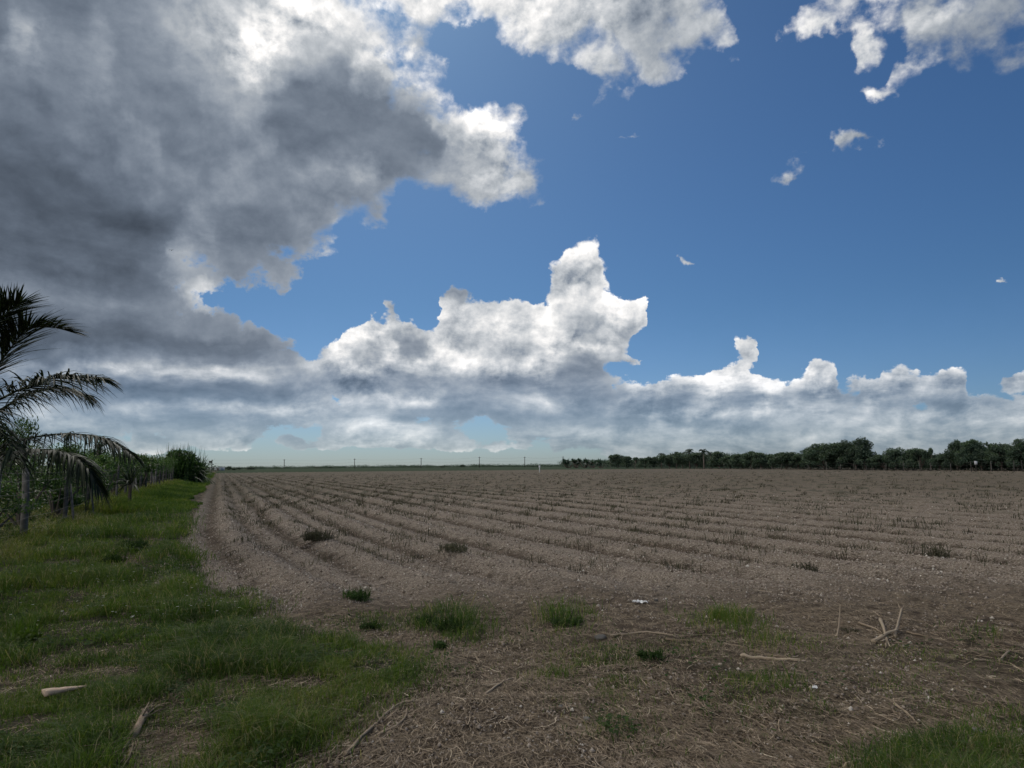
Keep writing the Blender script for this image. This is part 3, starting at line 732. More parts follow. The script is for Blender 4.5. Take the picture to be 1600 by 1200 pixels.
mb = MB()                                       # tiny white flowers
x, y, r_ = wedge(5000, 5.0, 26, 1.2, -39, -14)
gmk = masks(x, y)[0]
keep = (rng.random(len(x)) < gmk * .10) & (y > 7)
x, y = x[keep], y[keep]
for xx, yy in zip(x, y):
    z0 = hz(xx, yy) + rng.uniform(.08, .2); q = rng.uniform(.007, .013)
    V = [(xx, yy, z0)] + [(xx + q * math.cos(k * 1.047), yy + q * math.sin(k * 1.047), z0 + .3 * q * (k % 2)) for k in range(6)]
    mb.add(V, None, [[0, 1 + k, 1 + (k + 1) % 6] for k in range(6)])
tag(mb.build('wildflowers', M_petal), 'tiny white wildflowers dotted through the verge grass', 'flowers', kind='stuff')

def straws(mb, x, y, lmin, lmax, w, tint, lift=.012):
    n = len(x); a = rng.uniform(0, np.pi, n); a = np.where(rng.random(n) < .45, rng.normal(0, .35, n) + 3.0 * fbm(x, y, .5, 181, 2), a)
    l_ = rng.uniform(lmin, lmax, n) * rng.uniform(.4, 1, n)
    q = np.linspace(-.5, .5, 4)[None]
    bend = rng.normal(0, .35, n)
    X = x[:, None] + np.cos(a)[:, None] * q * l_[:, None] - np.sin(a)[:, None] * (q ** 2) * (bend * l_)[:, None]
    Y = y[:, None] + np.sin(a)[:, None] * q * l_[:, None] + np.cos(a)[:, None] * (q ** 2) * (bend * l_)[:, None]
    ti = rng.normal(0, .10, n)
    Z = (height(x, y) + lift * rng.uniform(.3, 1.6, n))[:, None] + q * (ti * l_)[:, None]
    strip(mb, np.stack([X, Y, Z], -1), np.broadcast_to(w[:, None], X.shape) * np.array([.7, 1, 1, .5])[None], tint)
mb = MB()
x, y, r_ = wedge(420000, 2.8, 17, 1.3)
g_, f_d, _c, _b, s, _t = masks(x, y)
dens = (1 - f_d) * (1 - .75 * g_) * (.25 + .75 * sstep(fbm(x, y, .9, 131, 4), .42, .60)) + .06 * f_d
keep = rng.random(len(x)) < dens * (s > -10) * .75
x, y, r_ = x[keep], y[keep], r_[keep]; n = len(x)
straws(mb, x, y, .03, .17, rng.uniform(.0018, .0048, n) * (1 + .03 * r_), np.clip(rng.normal(.42, .22, n), 0, 1))
x, y, r_ = wedge(4200, 2.8, 13, 1.3)
g_, f_d, _c, _b, s, _t = masks(x, y)
keep = rng.random(len(x)) < (1 - f_d) * (1 - .8 * g_) * (s > -6) * .55
x, y = x[keep], y[keep]; n = len(x)
straws(mb, x, y, .10, .28, rng.uniform(.003, .007, n), np.clip(rng.normal(.62, .18, n), 0, 1), .02)
tag(mb.build('straw_litter', M_straw), 'dry broken straw and leaf litter strewn over the headland', 'straw', kind='stuff')

mb = MB()                                       # limestone gravel and clods on the beds
x, y, r_ = wedge(480000, 4.0, 38, 1.2)
g_, f_d, _c, _b, s, tt_ = masks(x, y)
se = s - 1.1 * np.exp(-np.maximum(y - 9, 0) / 4.0)
cr_ = np.maximum((.5 + .5 * np.cos(2 * np.pi * (se - .25) / 1.6)), .7 * (.5 + .5 * np.cos(2 * np.pi * (se - 1.0) / 1.6)) ** 2)
cr_ = np.where(y < 13, .75, cr_)
dens = f_d * (.12 + .88 * cr_) * (.35 + .65 * sstep(fbm(x, y, .7, 151, 4), .40, .58)) + (1 - f_d) * (1 - g_) * .10 * sstep(fbm(x, y, 1.1, 161, 3), .45, .6)
keep = (rng.random(len(x)) < dens * .8) & (s > -3)
x, y, r_, f_d = x[keep], y[keep], r_[keep], f_d[keep]; n = len(x)
sz = rng.uniform(.004, .011, n) * (1 + 1.2 * rng.random(n) ** 6) * (1 + .03 * r_)
base = np.array([[1, 0, 0], [-.5, .87, 0], [-.5, -.87, 0], [.1, 0, .8], [0, .1, -.6]], float)
a = rng.uniform(0, 6.28, n); c_, s_2 = np.cos(a), np.sin(a)
bx_ = base[None] * rng.uniform(.6, 1.3, (n, 5, 3)) * sz[:, None, None]
V = np.stack([bx_[..., 0] * c_[:, None] - bx_[..., 1] * s_2[:, None] + x[:, None], bx_[..., 0] * s_2[:, None] + bx_[..., 1] * c_[:, None] + y[:, None], bx_[..., 2] + (height(x, y) + sz * .3)[:, None]], -1)
F_ = np.array([[0, 1, 3], [1, 2, 3], [2, 0, 3], [1, 0, 4], [2, 1, 4], [0, 2, 4]])
mb.add(V, None, ((np.arange(n) * 5)[:, None, None] + F_[None]).reshape(-1, 3), np.repeat(np.clip(rng.normal(.48, .22, n), 0, 1), 5))
tag(mb.build('gravel', M_gravel), 'pale limestone gravel scattered along the furrowed beds', 'gravel', kind='stuff')

mb = MB()                                       # thin dry weeds standing in the rows
x, y, r_ = wedge(26000, 11, 150, 1.15, -22, 39)
s, _t = rowc(x, y)
keep = (s > .2) & (rng.random(len(x)) < (.12 + .88 * sstep(r_, 12, 40)) * sstep(fbm(s * 1.2, _t * .8, 1.3, 171, 4), .46, .68)) & (y > 10.5)
x, y, r_ = x[keep], y[keep], r_[keep]
k = 9
X = np.repeat(x, k) + rng.normal(0, .07, len(x) * k) * np.repeat(1 + r_ * .02, k); Y = np.repeat(y, k) + rng.normal(0, .07, len(x) * k); RR = np.repeat(r_, k)
big = np.repeat(rng.uniform(.5, 1.35, len(x)), k)
blades(mb, X, Y, height(X, Y), rng.uniform(.04, .20, len(X)) * big, .0045 + .00042 * RR, rng.uniform(.1, 1.0, len(X)), np.clip(np.repeat(rng.normal(.45, .22, len(x)), k) + rng.normal(0, .1, len(X)), 0, 1))
tag(mb.build('dry_weeds', M_dryweed), 'thin dark dry weeds standing along the furrows', 'weeds', kind='stuff')
# ------------------------------------------------------------------ near coconut palm at the left edge
def at(px, py, depth):                          # a real point seen at that pixel, at that depth along +Y
    d = pdir(px, py); return np.array([0, 0, 1.6]) + d * (depth / d[1])
PD = 10.5
pc = at(-135, 700, PD)
pz = hz(pc[0], pc[1])
palm = empty('coconut_palm', (pc[0], pc[1], pz), 'young coconut palm with long arching fronds at the left edge, in front of the fence', 'palm')
off = np.array([pc[0], pc[1], pz])
mb = MB()
mb.tube(np.array([[0, 0, -.15], [.03, 0, .5], [.02, .03, 1.1], [0, 0, pc[2] - pz + .05]]), [.26, .17, .15, .12], 12, .5)
for k in range(16):
    a = k * 2.4; zz = .25 + k * .09
    mb.tube([[.14 * math.cos(a), .14 * math.sin(a), zz], [.26 * math.cos(a), .26 * math.sin(a), zz + .22]], [.06, .02], 5, .7)
mb.build('trunk', M_bark, palm)
F_IN = [
    [(-135, 700, PD), (-88, 600, PD), (-52, 540, PD - .2), (-14, 506, PD - .3), (30, 474, PD - .4)],
    [(-135, 700, PD), (-80, 645, PD + .2), (-22, 592, PD + .3), (16, 545, PD + .3), (46, 512, PD + .2), (100, 514, PD + .2)],
    [(-135, 700, PD), (-70, 662, PD - .3), (0, 624, PD - .6), (52, 600, PD - .8), (100, 589, PD - .9), (154, 591, PD - 1.0)],
    [(-135, 700, PD), (-60, 680, PD + .2), (0, 642, PD + .5), (40, 618, PD + .7), (92, 606, PD + .9), (136, 618, PD + 1.0)],
    [(-135, 700, PD), (-60, 722, PD + .2), (0, 700, PD + .3), (40, 686, PD + .3), (98, 678, PD + .2), (150, 682, PD + .1), (182, 694, PD + .1), (208, 712, PD)],
    [(-135, 700, PD), (-60, 716, PD - .4), (0, 712, PD - .8), (50, 703, PD - 1.0), (98, 706, PD - 1.1), (130, 724, PD - 1.2), (153, 758, PD - 1.2)]]
F_L = [.85, .80, .72, .62, .46, .50]; F_D = [.10, .14, .50, .70, .72, .85]
for k, f_ in enumerate(F_IN):
    mb = MB()
    frond(mb, np.array([at(*p) for p in f_]) - off, F_L[k], (190, 190, 190, 150, 150, 140)[k], F_D[k], .025, .026, .15, 4, .12 if k == 5 else 0)
    mb.build('frond', M_palm, palm)
for k, a in enumerate((100, 140, 175, 205, 235, 265, 300, 330)):
    mb = MB(); ca, sa = math.cos(R(a)), math.sin(R(a)); up = (.9, 1.6, .7, 1.3, .5, 1.2, .8, .6)[k]
    z0 = pc[2] - pz
    pts = [(0, 0, z0), (.7 * ca, .7 * sa, z0 + .55 * up), (1.5 * ca, 1.5 * sa, z0 + .8 * up), (2.3 * ca, 2.3 * sa, z0 + .5 * up), (2.9 * ca, 2.9 * sa, z0 - .15)]
    frond(mb, pts, .58, 60, .8, .036, .026, .15, 3)
    mb.build('frond', M_palm, palm)

# ------------------------------------------------------------------ fence along the verge
SF = -4.07
def fpos(Y):                                    # point of the fence line at depth Y
    return (SF - Y * SN) / CS, Y
fx, fy = fpos(16.6)
fence = empty('wire_fence', (fx, fy, 0), 'old wire fence on weathered grey posts along the left verge', 'fence')
ys = [11.6, 14.35, 16.6, 20.9, 24.2, 27.6, 31.0] + [34.0 + 3.2 * k for k in range(26)]
r2 = random.Random(3)
tops = []
for k, Y in enumerate(ys):
    X, _ = fpos(Y); zg = hz(X, Y)
    thick = [.05, .03, .08, .06, .05, .05, .045][k] if k < 7 else .05 + .02 * r2.random()
    hgt = [1.75, 2.05, 1.62, 1.60, 1.62, 1.58, 1.7][k] if k < 7 else 1.62 + .22 * r2.random()
    lx, ly = r2.uniform(-.05, .05), r2.uniform(-.05, .05)
    mb = MB()
    pts = [[X - fx + lx * q + .012 * math.sin(q * 9 + k), Y - fy + ly * q, zg - .3 + (hgt + .3) * q] for q in (0, .3, .6, .85, 1)]
    mb.tube(pts, [thick * 1.08, thick, thick * .97, thick * .93, thick * .82], 9, r2.uniform(.25, .7) if k != 1 else .95)
    mb.build('post', M_post, fence)
    if k in (3, 4, 8, 11):
        mb = MB()
        mb.tube([[X - fx + .35, Y - fy - .1, zg - .2], [X - fx + .08, Y - fy, zg + 1.15]], [.035, .03], 6, .8)
        mb.build('brace', M_post, fence)
for lv in (.22, .50, .78, 1.06, 1.34, 1.52):
    mb = MB(); pts = []
    for k in range(len(ys) - 1):
        for q in (0, .5):
            Y = ys[k] * (1 - q) + ys[k + 1] * q; X, _ = fpos(Y)
            pts.append([X - fx + .06, Y - fy, lv + hz(X, Y) - (.03 if q else 0)])
    mb.tube(pts, .0025, 3, .0); mb.build('wire', M_wire, fence)

# ------------------------------------------------------------------ orchard shrubs behind the fence
def shrub_mesh(seed, n, L=.13):
    r = np.random.default_rng(seed); mb = MB(); m2 = MB()
    ells = []
    for k in range(9):
        a = r.uniform(0, 6.28); d = r.uniform(.1, .62); zc_ = r.uniform(.35, .86)
        ells.append((d * math.cos(a), d * math.sin(a), zc_, r.uniform(.2, .38), r.uniform(.2, .38), r.uniform(.12, .26)))
        m2.tube([(0, 0, 0), (d * .4 * math.cos(a), d * .4 * math.sin(a), zc_ * .5), (d * math.cos(a), d * math.sin(a), zc_)], [.028, .02, .008], 5, .4)
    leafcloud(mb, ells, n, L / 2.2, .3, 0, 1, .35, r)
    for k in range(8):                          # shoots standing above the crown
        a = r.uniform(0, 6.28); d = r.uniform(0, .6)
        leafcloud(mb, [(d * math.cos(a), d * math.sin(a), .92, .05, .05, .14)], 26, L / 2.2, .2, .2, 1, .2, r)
    return mb.build('crown', M_leaf, None, link=False), m2.build('stem', M_bark, None, link=False)
SHR = [shrub_mesh(11, 3600), shrub_mesh(12, 3000), shrub_mesh(13, 4200, .17), shrub_mesh(14, 2600, .10)]
def add_parts(root, parts):
    for nm, me in parts:
        o = bpy.data.objects.new(nm, me); COL.objects.link(o); o.parent = root
shr = [  # px of centre, depth, height, width, label
    (-20, 15.2, 1.5, 1.8, 'leafy green shrub behind the fence under the palm fronds, nearest the left edge'),
    (38, 19.5, 2.05, 2.4, 'dense dark shrub behind the thick near fence post, right of the leftmost shrub'),
    (92, 22.5, 1.75, 2.2, 'yellow flecked shrub behind the fence between the two thickest posts'),
    (60, 27, 2.6, 2.6, 'taller shrub rising behind the arched palm frond near the left edge'),
    (128, 26, 2.0, 2.2, 'low leafy shrub behind the fence left of the vine covered stump'),
    (22, 33, 4.0, 2.4, 'tall dark shrub showing between the palm fronds at the left edge'),
    (158, 31, 2.2, 2.4, 'leafy shrub at the foot of the vine covered stump'),
    (180, 34, 2.25, 2.4, 'rounded shrub just right of the vine covered stump'),
    (100, 38, 3.0, 2.6, 'loose shrub whose top shows under the long arching frond'),
    (200, 40, 2.4, 2.6, 'shrub directly behind the small spiky palm'),
    (222, 43, 2.35, 2.5, 'shrub just right of the small spiky palm'),
    (170, 46, 2.9, 2.6, 'shrub in the second row behind the vine covered stump'),
    (140, 50, 3.0, 3.0, 'shrub in the second row left of the vine covered stump'),
    (240, 52, 2.4, 2.8, 'shrub behind the close set far fence posts'),
    (212, 58, 2.7, 3.0, 'second row shrub above the small spiky palm'),
    (252, 62, 2.6, 2.8, 'shrub touching the left side of the big reed clump'),
    (190, 66, 3.1, 3.4, 'far shrub in the third row above the middle fence posts'),
    (232, 72, 3.0, 3.4, 'far shrub left of the big reed clump in the third row'),
    (110, 60, 3.4, 3.4, 'far shrub seen under the drooping leaflets of the long arching frond')]
for k, (px, Y, h, w, lab) in enumerate(shr):
    d = pdir(px, 733); X = d[0] / d[1] * Y
    e = empty('shrub', (X, Y, hz(X, Y) - .03), lab, 'shrub', 'orchard shrubs behind the fence', k * 1.7)
    a, b = SHR[k % 4]; e.scale = (w / 2 * 1.35, w / 2 * 1.35, h * .98)
    add_parts(e, (('crown', a), ('stem', b)))
# yellowed leaves on one shrub and dark bare twigs are left to the leaf tints; vine covered stump
d = pdir(152, 733); Y = 36.0; X = d[0] / d[1] * Y
st = empty('vine_covered_stump', (X, Y, hz(X, Y)), 'dark upright dead trunk wrapped in vines standing above the orchard shrubs', 'tree')
mb = MB(); mb.tube([(0, 0, -.1), (.05, 0, 1.2), (0, .05, 2.2), (.06, 0, 2.85)], [.16, .13, .12, .09], 8, .3); mb.build('trunk', M_bark, st)
mb = MB(); leafcloud(mb, [(.02, 0, 2.55, .34, .34, .42), (0, .05, 1.7, .22, .22, .5), (.1, 0, 1.0, .3, .3, .5), (.16, .05, 2.9, .2, .2, .15)], 1500, .10, .3, 0, .6, .4); mb.build('vine', M_leaf, st)
# small spiky palm
def spiky(n, L, w, el0, el1, seed, droop=.25, seg=4):
    r = np.random.default_rng(seed)
    a = r.uniform(0, 2 * np.pi, n); e_ = np.radians(r.uniform(el0, el1, n)); l_ = L * r.uniform(.6, 1.05, n)
    d = np.stack([np.cos(a) * np.cos(e_), np.sin(a) * np.cos(e_), np.sin(e_)], 1)
    q = np.linspace(0, 1, seg + 1)[None, :, None]
    P = d[:, None] * q * l_[:, None, None]
    P = P - np.array([0, 0, 1.0]) * droop * (q ** 2.2) * (l_ * np.cos(e_) * 1.6)[:, None, None]
    W_ = w * np.interp(np.linspace(0, 1, seg + 1), [0, .3, .7, 1], [.6, 1, .7, .05])[None] * r.uniform(.7, 1.2, (n, 1))
    return P, W_, np.clip(r.normal(.35, .2, n), 0, 1)
d = pdir(205, 733); Y = 27.0; X = d[0] / d[1] * Y
sp = empty('small_palm', (X, Y, hz(X, Y)), 'small dark spiky palm growing right at the fence line, right of the stump', 'palm')
mb = MB(); mb.tube([(0, 0, -.1), (0, 0, .9), (.03, 0, 1.25)], [.07, .06, .04], 8, .0); mb.build('trunk', M_bark, sp)
mb = MB()
P, W_, tn = spiky(42, 1.15, .07, 5, 88, 5, .35); P = P + np.array([0, 0, 1.0]); strip(mb, P, W_, tn)
mb.build('crown', M_palm, sp)
# giant reed clump
d = pdir(282, 733); Y = 72.0; X = d[0] / d[1] * Y
rc = empty('reed_clump', (X, Y, hz(X, Y)), 'big rounded clump of tall dark reeds at the far end of the fence', 'reed clump')
mb = MB()
for k, (n_, L_, e0, e1, dr) in enumerate(((1100, 4.3, 48, 88, .42), (1700, 3.3, 20, 80, .55), (1100, 2.4, 0, 60, .5))):
    P, W_, tn = spiky(n_, L_, .085, e0, e1, 30 + k, dr, 5)
    o_ = rng.normal(0, .75, (n_, 1, 3)) * [1, 1, 0]; P = P + o_ + [0, 0, .0 if k == 0 else .6]
    strip(mb, P, W_, tn)
leafcloud(mb, [(0, 0, 1.9, 1.9, 1.5, 1.5), (-.8, 0, 1.4, 1.6, 1.4, 1.2), (.9, 0, 1.3, 1.5, 1.4, 1.2)], 5000, .45, .0, 0, .7, .3)
mb.build('leaves', M_leaf, rc)
mb = MB()
for k in range(60):
    a = rng.uniform(0, 6.28); b = rng.uniform(0, .9); mb.tube([(b * .5 * math.cos(a), b * .5 * math.sin(a), -.1), (b * math.cos(a), b * math.sin(a), 1.4), (1.5 * b * math.cos(a), 1.5 * b * math.sin(a), rng.uniform(2.2, 3.3))], [.03, .025, .01], 4, .7)
mb.build('canes', M_dryweed, rc)
for px, Y, h, w, lab in ((318, 95, 2.2, 4.2, 'low scrubby bush just right of the big reed clump'), (309, 84, 2.6, 2.2, 'thin twiggy bush leaning against the right side of the reed clump')):
    d = pdir(px, 733); X = d[0] / d[1] * Y
    e = empty('bush', (X, Y, 0), lab, 'bush', None, px); e.scale = (w / 2, w / 2, h); add_parts(e, (('crown', SHR[3][0]), ('stem', SHR[3][1])))

# ------------------------------------------------------------------ weeds one can point at
def weed(px, py, rad, hgt, n, L, label, mat=None, nm='weed_clump', cat='weed', tlo=0, thi=.75):
    g = gp(px, py); zg = hz(g[0], g[1])
    mb = MB()
    P, W_, tn = spiky(n // 2, hgt * 1.25, L * .28, 25, 88, int(px), .3, 3)
    o_ = np.clip(rng.normal(0, rad * .42, (n // 2, 1, 3)), -rad * .5, rad * .5) * [1, 1, 0]; strip(mb, P + o_, W_, tn * (thi - tlo) + tlo)
    mm = max(3, n // 60)
    ells = [(float(np.clip(rng.normal(0, rad * .4), -rad * .5, rad * .5)), float(np.clip(rng.normal(0, rad * .4), -rad * .5, rad * .5)), hgt * rng.uniform(.25, .5), rad * .3, rad * .3, hgt * .35) for _ in range(mm)]
    leafcloud(mb, ells, n, L, .5, tlo, thi, .2)
    o = mb.build(nm, mat or M_weed); o.location = (g[0], g[1], zg)
    return tag(o, label, cat, 'weed clumps on the bare ground')
weed(557, 941, .25, .15, 420, .035, 'dense round green weed standing alone on the bare soil, farthest of the green clumps')
weed(582, 982, .16, .08, 220, .03, 'small green weed tuft left of the wide central clump')
weed(668, 975, .22, .08, 320, .03, 'left half of the wide green weed clump in the centre foreground')
weed(706, 985, .20, .13, 360, .035, 'taller right half of the wide green weed clump, with upright shoots')
weed(688, 1012, .11, .09, 160, .03, 'small dark green weed just below the wide central clump')
weed(885, 978, .24, .10, 260, .03, 'short grassy tuft just above the grey stone')
weed(1019, 1035, .15, .08, 260, .034, 'dark broad leaved weed below the long pale cane')
weed(205, 862, .42, .26, 700, .05, 'dark bushy weed in the middle of the grassy verge', tlo=0, thi=.5)
weed(178, 880, .25, .14, 300, .045, 'low dark weed just left of the bushy verge weed', tlo=0, thi=.6)
weed(1256, 890, .30, .14, 130, .05, 'dark dry weed alone in the furrows right of centre', M_dryweed, tlo=0, thi=.5)
weed(1462, 872, .30, .30, 150, .05, 'upright dark weed in the furrows near the right edge', M_dryweed, tlo=0, thi=.5)
weed(708, 873, .45, .18, 260, .05, 'wide flattened dry weed heap in the furrows left of centre', M_dryweed, tlo=.1, thi=.8)
weed(497, 850, .45, .26, 420, .06, 'dark dry weed heap among the left furrows', M_dryweed, tlo=.0, thi=.7)
weed(1416, 1170, .085, .07, 150, .022, 'yellow green seedling near the bottom right corner', M_yellow, 'seedling', 'plant')
weed(1330, 990, .10, .05, 60, .03, 'little dry tuft left of the crossed stalks', M_dryweed)
weed(30, 1010, .22, .24, 300, .05, 'tall grass tussock at the left edge above the wood splinter', M_grass, 'tussock', 'grass tuft', .25, .6)

# ------------------------------------------------------------------ dead stalks, wood, stones
def stalk(pts, r0, label, nm='dead_stalk', mat=None, tint=.75, cat='stalk', fray=0, group='dead stalks on the ground'):
    G_ = [gp(*p) for p in pts]; o0 = G_[0]
    zz = [hz(g[0], g[1]) + r0 * 1.2 + (p[2] if len(p) > 2 else 0) for g, p in zip([gp(q[0], q[1]) for q in pts], pts)]
    P = np.array([[g[0], g[1], z_] for g, z_ in zip([gp(q[0], q[1]) for q in pts], zz)])
    C_ = bez(P, 12 if len(P) > 2 else 6)
    C_[1:-1, 2] += rng.normal(0, r0 * .3, len(C_) - 2)
    mb = MB(); mb.tube(C_ - C_[0], np.linspace(r0, r0 * .55, len(C_)) * rng.uniform(.85, 1.15, len(C_)), 6, tint)
    for _ in range(fray):
        a = C_[-1] - C_[0]; b = rng.normal(0, .035, 3); m_ = (C_[-1] - C_[-3])
        mb.tube([C_[-2] - C_[0], a + b * .5 + m_ * .3, a + b + m_ * rng.uniform(.5, 1.6)], [r0 * .35, r0 * .25, r0 * .1], 4, rng.uniform(.4, .95))
    o = mb.build(nm, mat or M_straw); o.location = C_[0]
    return tag(o, label, cat, group)
def _gp2(px, py, *a): return _gp(px, py)
_gp = gp
def gp(px, py, *a): return _gp(px, py)
stalk([(955, 998), (1005, 993), (1052, 1000)], .011, 'long pale cane lying just right of the grey stone', tint=.85)
stalk([(1062, 1001), (1100, 998), (1134, 999)], .009, 'grey cane in line with the pale one, to its right', tint=.55)
stalk([(1040, 1004), (1110, 1009), (1160, 1014), (1200, 1028), (1236, 1034)], .010, 'long thin curving stalk below the two canes', tint=.5)
stalk([(1158, 1030), (1200, 1033), (1250, 1038)], .015, 'thick pale stalk right of centre below the curving one', tint=.85)
stalk([(1376, 974, .02), (1381, 990, .03), (1387, 1010)], .019, 'left upright arm of the crossed dry stalks on the right', tint=.65, fray=5)
stalk([(1398, 1001), (1404, 986, .05), (1411, 972, .12)], .017, 'right upright arm of the crossed dry stalks on the right', tint=.72, fray=8)
stalk([(1364, 1008), (1384, 1003, .03), (1404, 996, .04)], .018, 'low crossbar of the crossed dry stalks on the right', tint=.8, fray=3)
stalk([(1342, 978), (1360, 983), (1378, 992)], .014, 'short stalk touching the crossed stalks from the left', tint=.6, fray=4)
stalk([(1417, 990), (1450, 998)], .010, 'thin stalk just right of the crossed stalks', tint=.5)
stalk([(1308, 998), (1312, 986, .06), (1314, 972, .14)], .010, 'lone upright broken stalk left of the crossed stalks', tint=.55)
stalk([(540, 1178), (585, 1135), (625, 1105), (645, 1102)], .012, 'long branching stalk reaching up from the bottom left of centre', tint=.7, fray=3)
stalk([(575, 1152), (612, 1140), (632, 1124), (636, 1110)], .009, 'short curved twig lying against the long branching stalk', tint=.6)
stalk([(758, 1086), (785, 1065), (802, 1053)], .010, 'straight thin stalk in the centre foreground', tint=.7)
stalk([(741, 1018), (750, 1032)], .010, 'short stub of stalk below the wide green clump', tint=.7)
stalk([(1562, 1035), (1577, 1024)], .012, 'short slanting stub of cane near the right edge', tint=.8)
stalk([(1524, 1037), (1548, 1036)], .012, 'short flat stub of cane left of the slanting one near the right edge', tint=.75)
stalk([(1398, 1108), (1416, 1120), (1436, 1136)], .008, 'thin stalk in the lower right corner area', tint=.65)
stalk([(1346, 1142), (1356, 1155)], .009, 'short broken stalk left of the yellow green seedling', tint=.65)
stalk([(1318, 1196), (1336, 1190), (1358, 1188)], .011, 'pale curved stalk at the bottom edge right of centre', tint=.8)
stalk([(345, 1070), (372, 1060), (402, 1050)], .006, 'thin pale straw lying across the left grass', tint=.85)
stalk([(352, 948), (368, 942), (382, 939)], .010, 'grey curved twig at the right border of the verge', tint=.6)
stalk([(862, 985), (895, 984), (922, 980)], .007, 'thin pale straw above the grey stone', tint=.8)
# frayed stalk stump
g = gp(205, 1165); o = empty('stalk_stump', (g[0], g[1], hz(g[0], g[1])), 'frayed dry stalk base with torn fibres lying at the edge of the left grass', 'stalk')
mb = MB(); e1_ = gp(232, 1128) - g
mb.tube(bez([(0, 0, .03), e1_ * .5 + [0, 0, .06], e1_ * .8 + [0, 0, .07]], 8), [.018, .026, .024, .02, .024, .020, .018, .012], 8, .35); mb.build('stalk', M_wood, o)
mb = MB()
for k in range(22):
    b = rng.normal(0, .035, 3); q = rng.uniform(.75, 1.25)
    mb.tube([e1_ * .55 + [0, 0, .07] + b * .2, e1_ * q + b * .7 + [0, 0, .05], e1_ * (q + .25) + b * 1.3 + [0, 0, .02]], [.005, .004, .0015], 4, rng.uniform(.2, .8))
for k in range(34):
    b = rng.normal(0, .05, 3); b[2] = abs(b[2]) * .3; q = -rng.uniform(.3, 1.6)
    mb.tube([b * .3 + [0, 0, .02], e1_ * q * .5 + b + [0, 0, .015], e1_ * q + b * 2.0 + [-.05, 0, .01]], [.005, .004, .0015], 4, rng.uniform(.3, .9))
mb.build('fibres', M_straw, o)
# split wood wedge
a_, b_ = gp(66, 1100), gp(136, 1086)
dv = b_ - a_; Ln = np.linalg.norm(dv); dn = dv / Ln; sn = np.array([-dn[1], dn[0], 0])
n_ = 9; V = []
for i in range(n_):
    q = i / (n_ - 1); wd = .052 * (1 - q) ** .7 + .004 + rng.uniform(-.003, .003); ht = .034 * (1 - q * .75) + rng.uniform(-.002, .002)
    for sx, zz in ((-1, 0), (-1.0, .8), (-.3, 1.0), (.8, .9), (1, .1)):
        V.append(dn * q * Ln + sn * sx * wd + np.array([0, 0, .02 + zz * ht]))
q = [[i * 5 + k, i * 5 + (k + 1) % 5, (i + 1) * 5 + (k + 1) % 5, (i + 1) * 5 + k] for i in range(n_ - 1) for k in range(5)]
mb = MB(); mb.add(V, q, [[0, 2, 1], [0, 3, 2], [0, 4, 3], [40, 41, 42], [40, 42, 43], [40, 43, 44]], .8)
o = mb.build('wood_splinter', M_wood); o.location = (a_[0], a_[1], hz(a_[0], a_[1]) + .03)
tag(o, 'pale tapering splinter of wood lying in the grass at the lower left', 'wood')
def stone(px, py, sx, sy, sz, label, tint, nm='stone', mat=None, cat='stone'):
    g = gp(px, py); r = np.random.default_rng(int(px * 7 + py)); nu, nv = 9, 6; V = [(0, 0, -sz)]
    for j in range(1, nv):
        for i in range(nu):
            th = np.pi * j / nv; ph = 2 * np.pi * i / nu; k = r.uniform(.82, 1.12)
            c3 = np.array([math.sin(th) * math.cos(ph), math.sin(th) * math.sin(ph), -math.cos(th)]); c3 = np.sign(c3) * np.abs(c3) ** .75
            V.append(tuple(c3 * k * [sx, sy, sz]))
    V.append((0, 0, sz)); q = []; tr = []
    for j in range(nv - 2):
        for i in range(nu): q.append([1 + j * nu + i, 1 + j * nu + (i + 1) % nu, 1 + (j + 1) * nu + (i + 1) % nu, 1 + (j + 1) * nu + i])
    for i in range(nu): tr += [[0, 1 + (i + 1) % nu, 1 + i], [len(V) - 1, 1 + (nv - 2) * nu + i, 1 + (nv - 2) * nu + (i + 1) % nu]]
    mb = MB(); mb.add(V, q, tr, tint); o = mb.build(nm, mat or M_post); o.location = (g[0], g[1], hz(g[0], g[1]) + sz * .6); o.rotation_euler = (0, 0, r.uniform(-.5, .5))
    return tag(o, label, cat)
stone(938, 999, .060, .035, .024, 'grey rounded block lying left of the long pale cane', .75)
stone(917, 1118, .022, .018, .014, 'small pale pebble in the straw at the lower centre', .95)
stone(1025, 882 + 56, .03, .025, .018, 'dark clod just above the pale scrap right of centre', .1)
stone(876, 1003 + 98, .016, .014, .010, 'tiny pale pebble left of the small pale pebble at the lower centre', .9)
stone(1528, 1148, .03, .03, .018, 'pale crumpled lump near the bottom right grass', .95)
# crumpled scraps
def scrap(px, py, w, d_, h_, label, nm='litter_scrap'):
    g = gp(px, py); r = np.random.default_rng(int(px)); n1, n2 = 9, 7
    V = [[(i / (n1 - 1) - .5) * w + r.normal(0, w * .03), (j / (n2 - 1) - .5) * d_ + r.normal(0, d_ * .05), abs(r.normal(0, h_)) + .004] for j in range(n2) for i in range(n1)]
    q = [[j * n1 + i, j * n1 + i + 1, (j + 1) * n1 + i + 1, (j + 1) * n1 + i] for j in range(n2 - 1) for i in range(n1 - 1) if r.random() > .08]
    mb = MB(); mb.add(V, q, None, .6); o = mb.build(nm, M_white); o.location = (g[0], g[1], hz(g[0], g[1]) + .01)
    return tag(o, label, 'litter')
scrap(1000, 944, .17, .08, .014, 'crumpled whitish scrap lying on the soil right of centre')
scrap(1273, 1083, .040, .025, .010, 'small white scrap in the straw at the lower right')

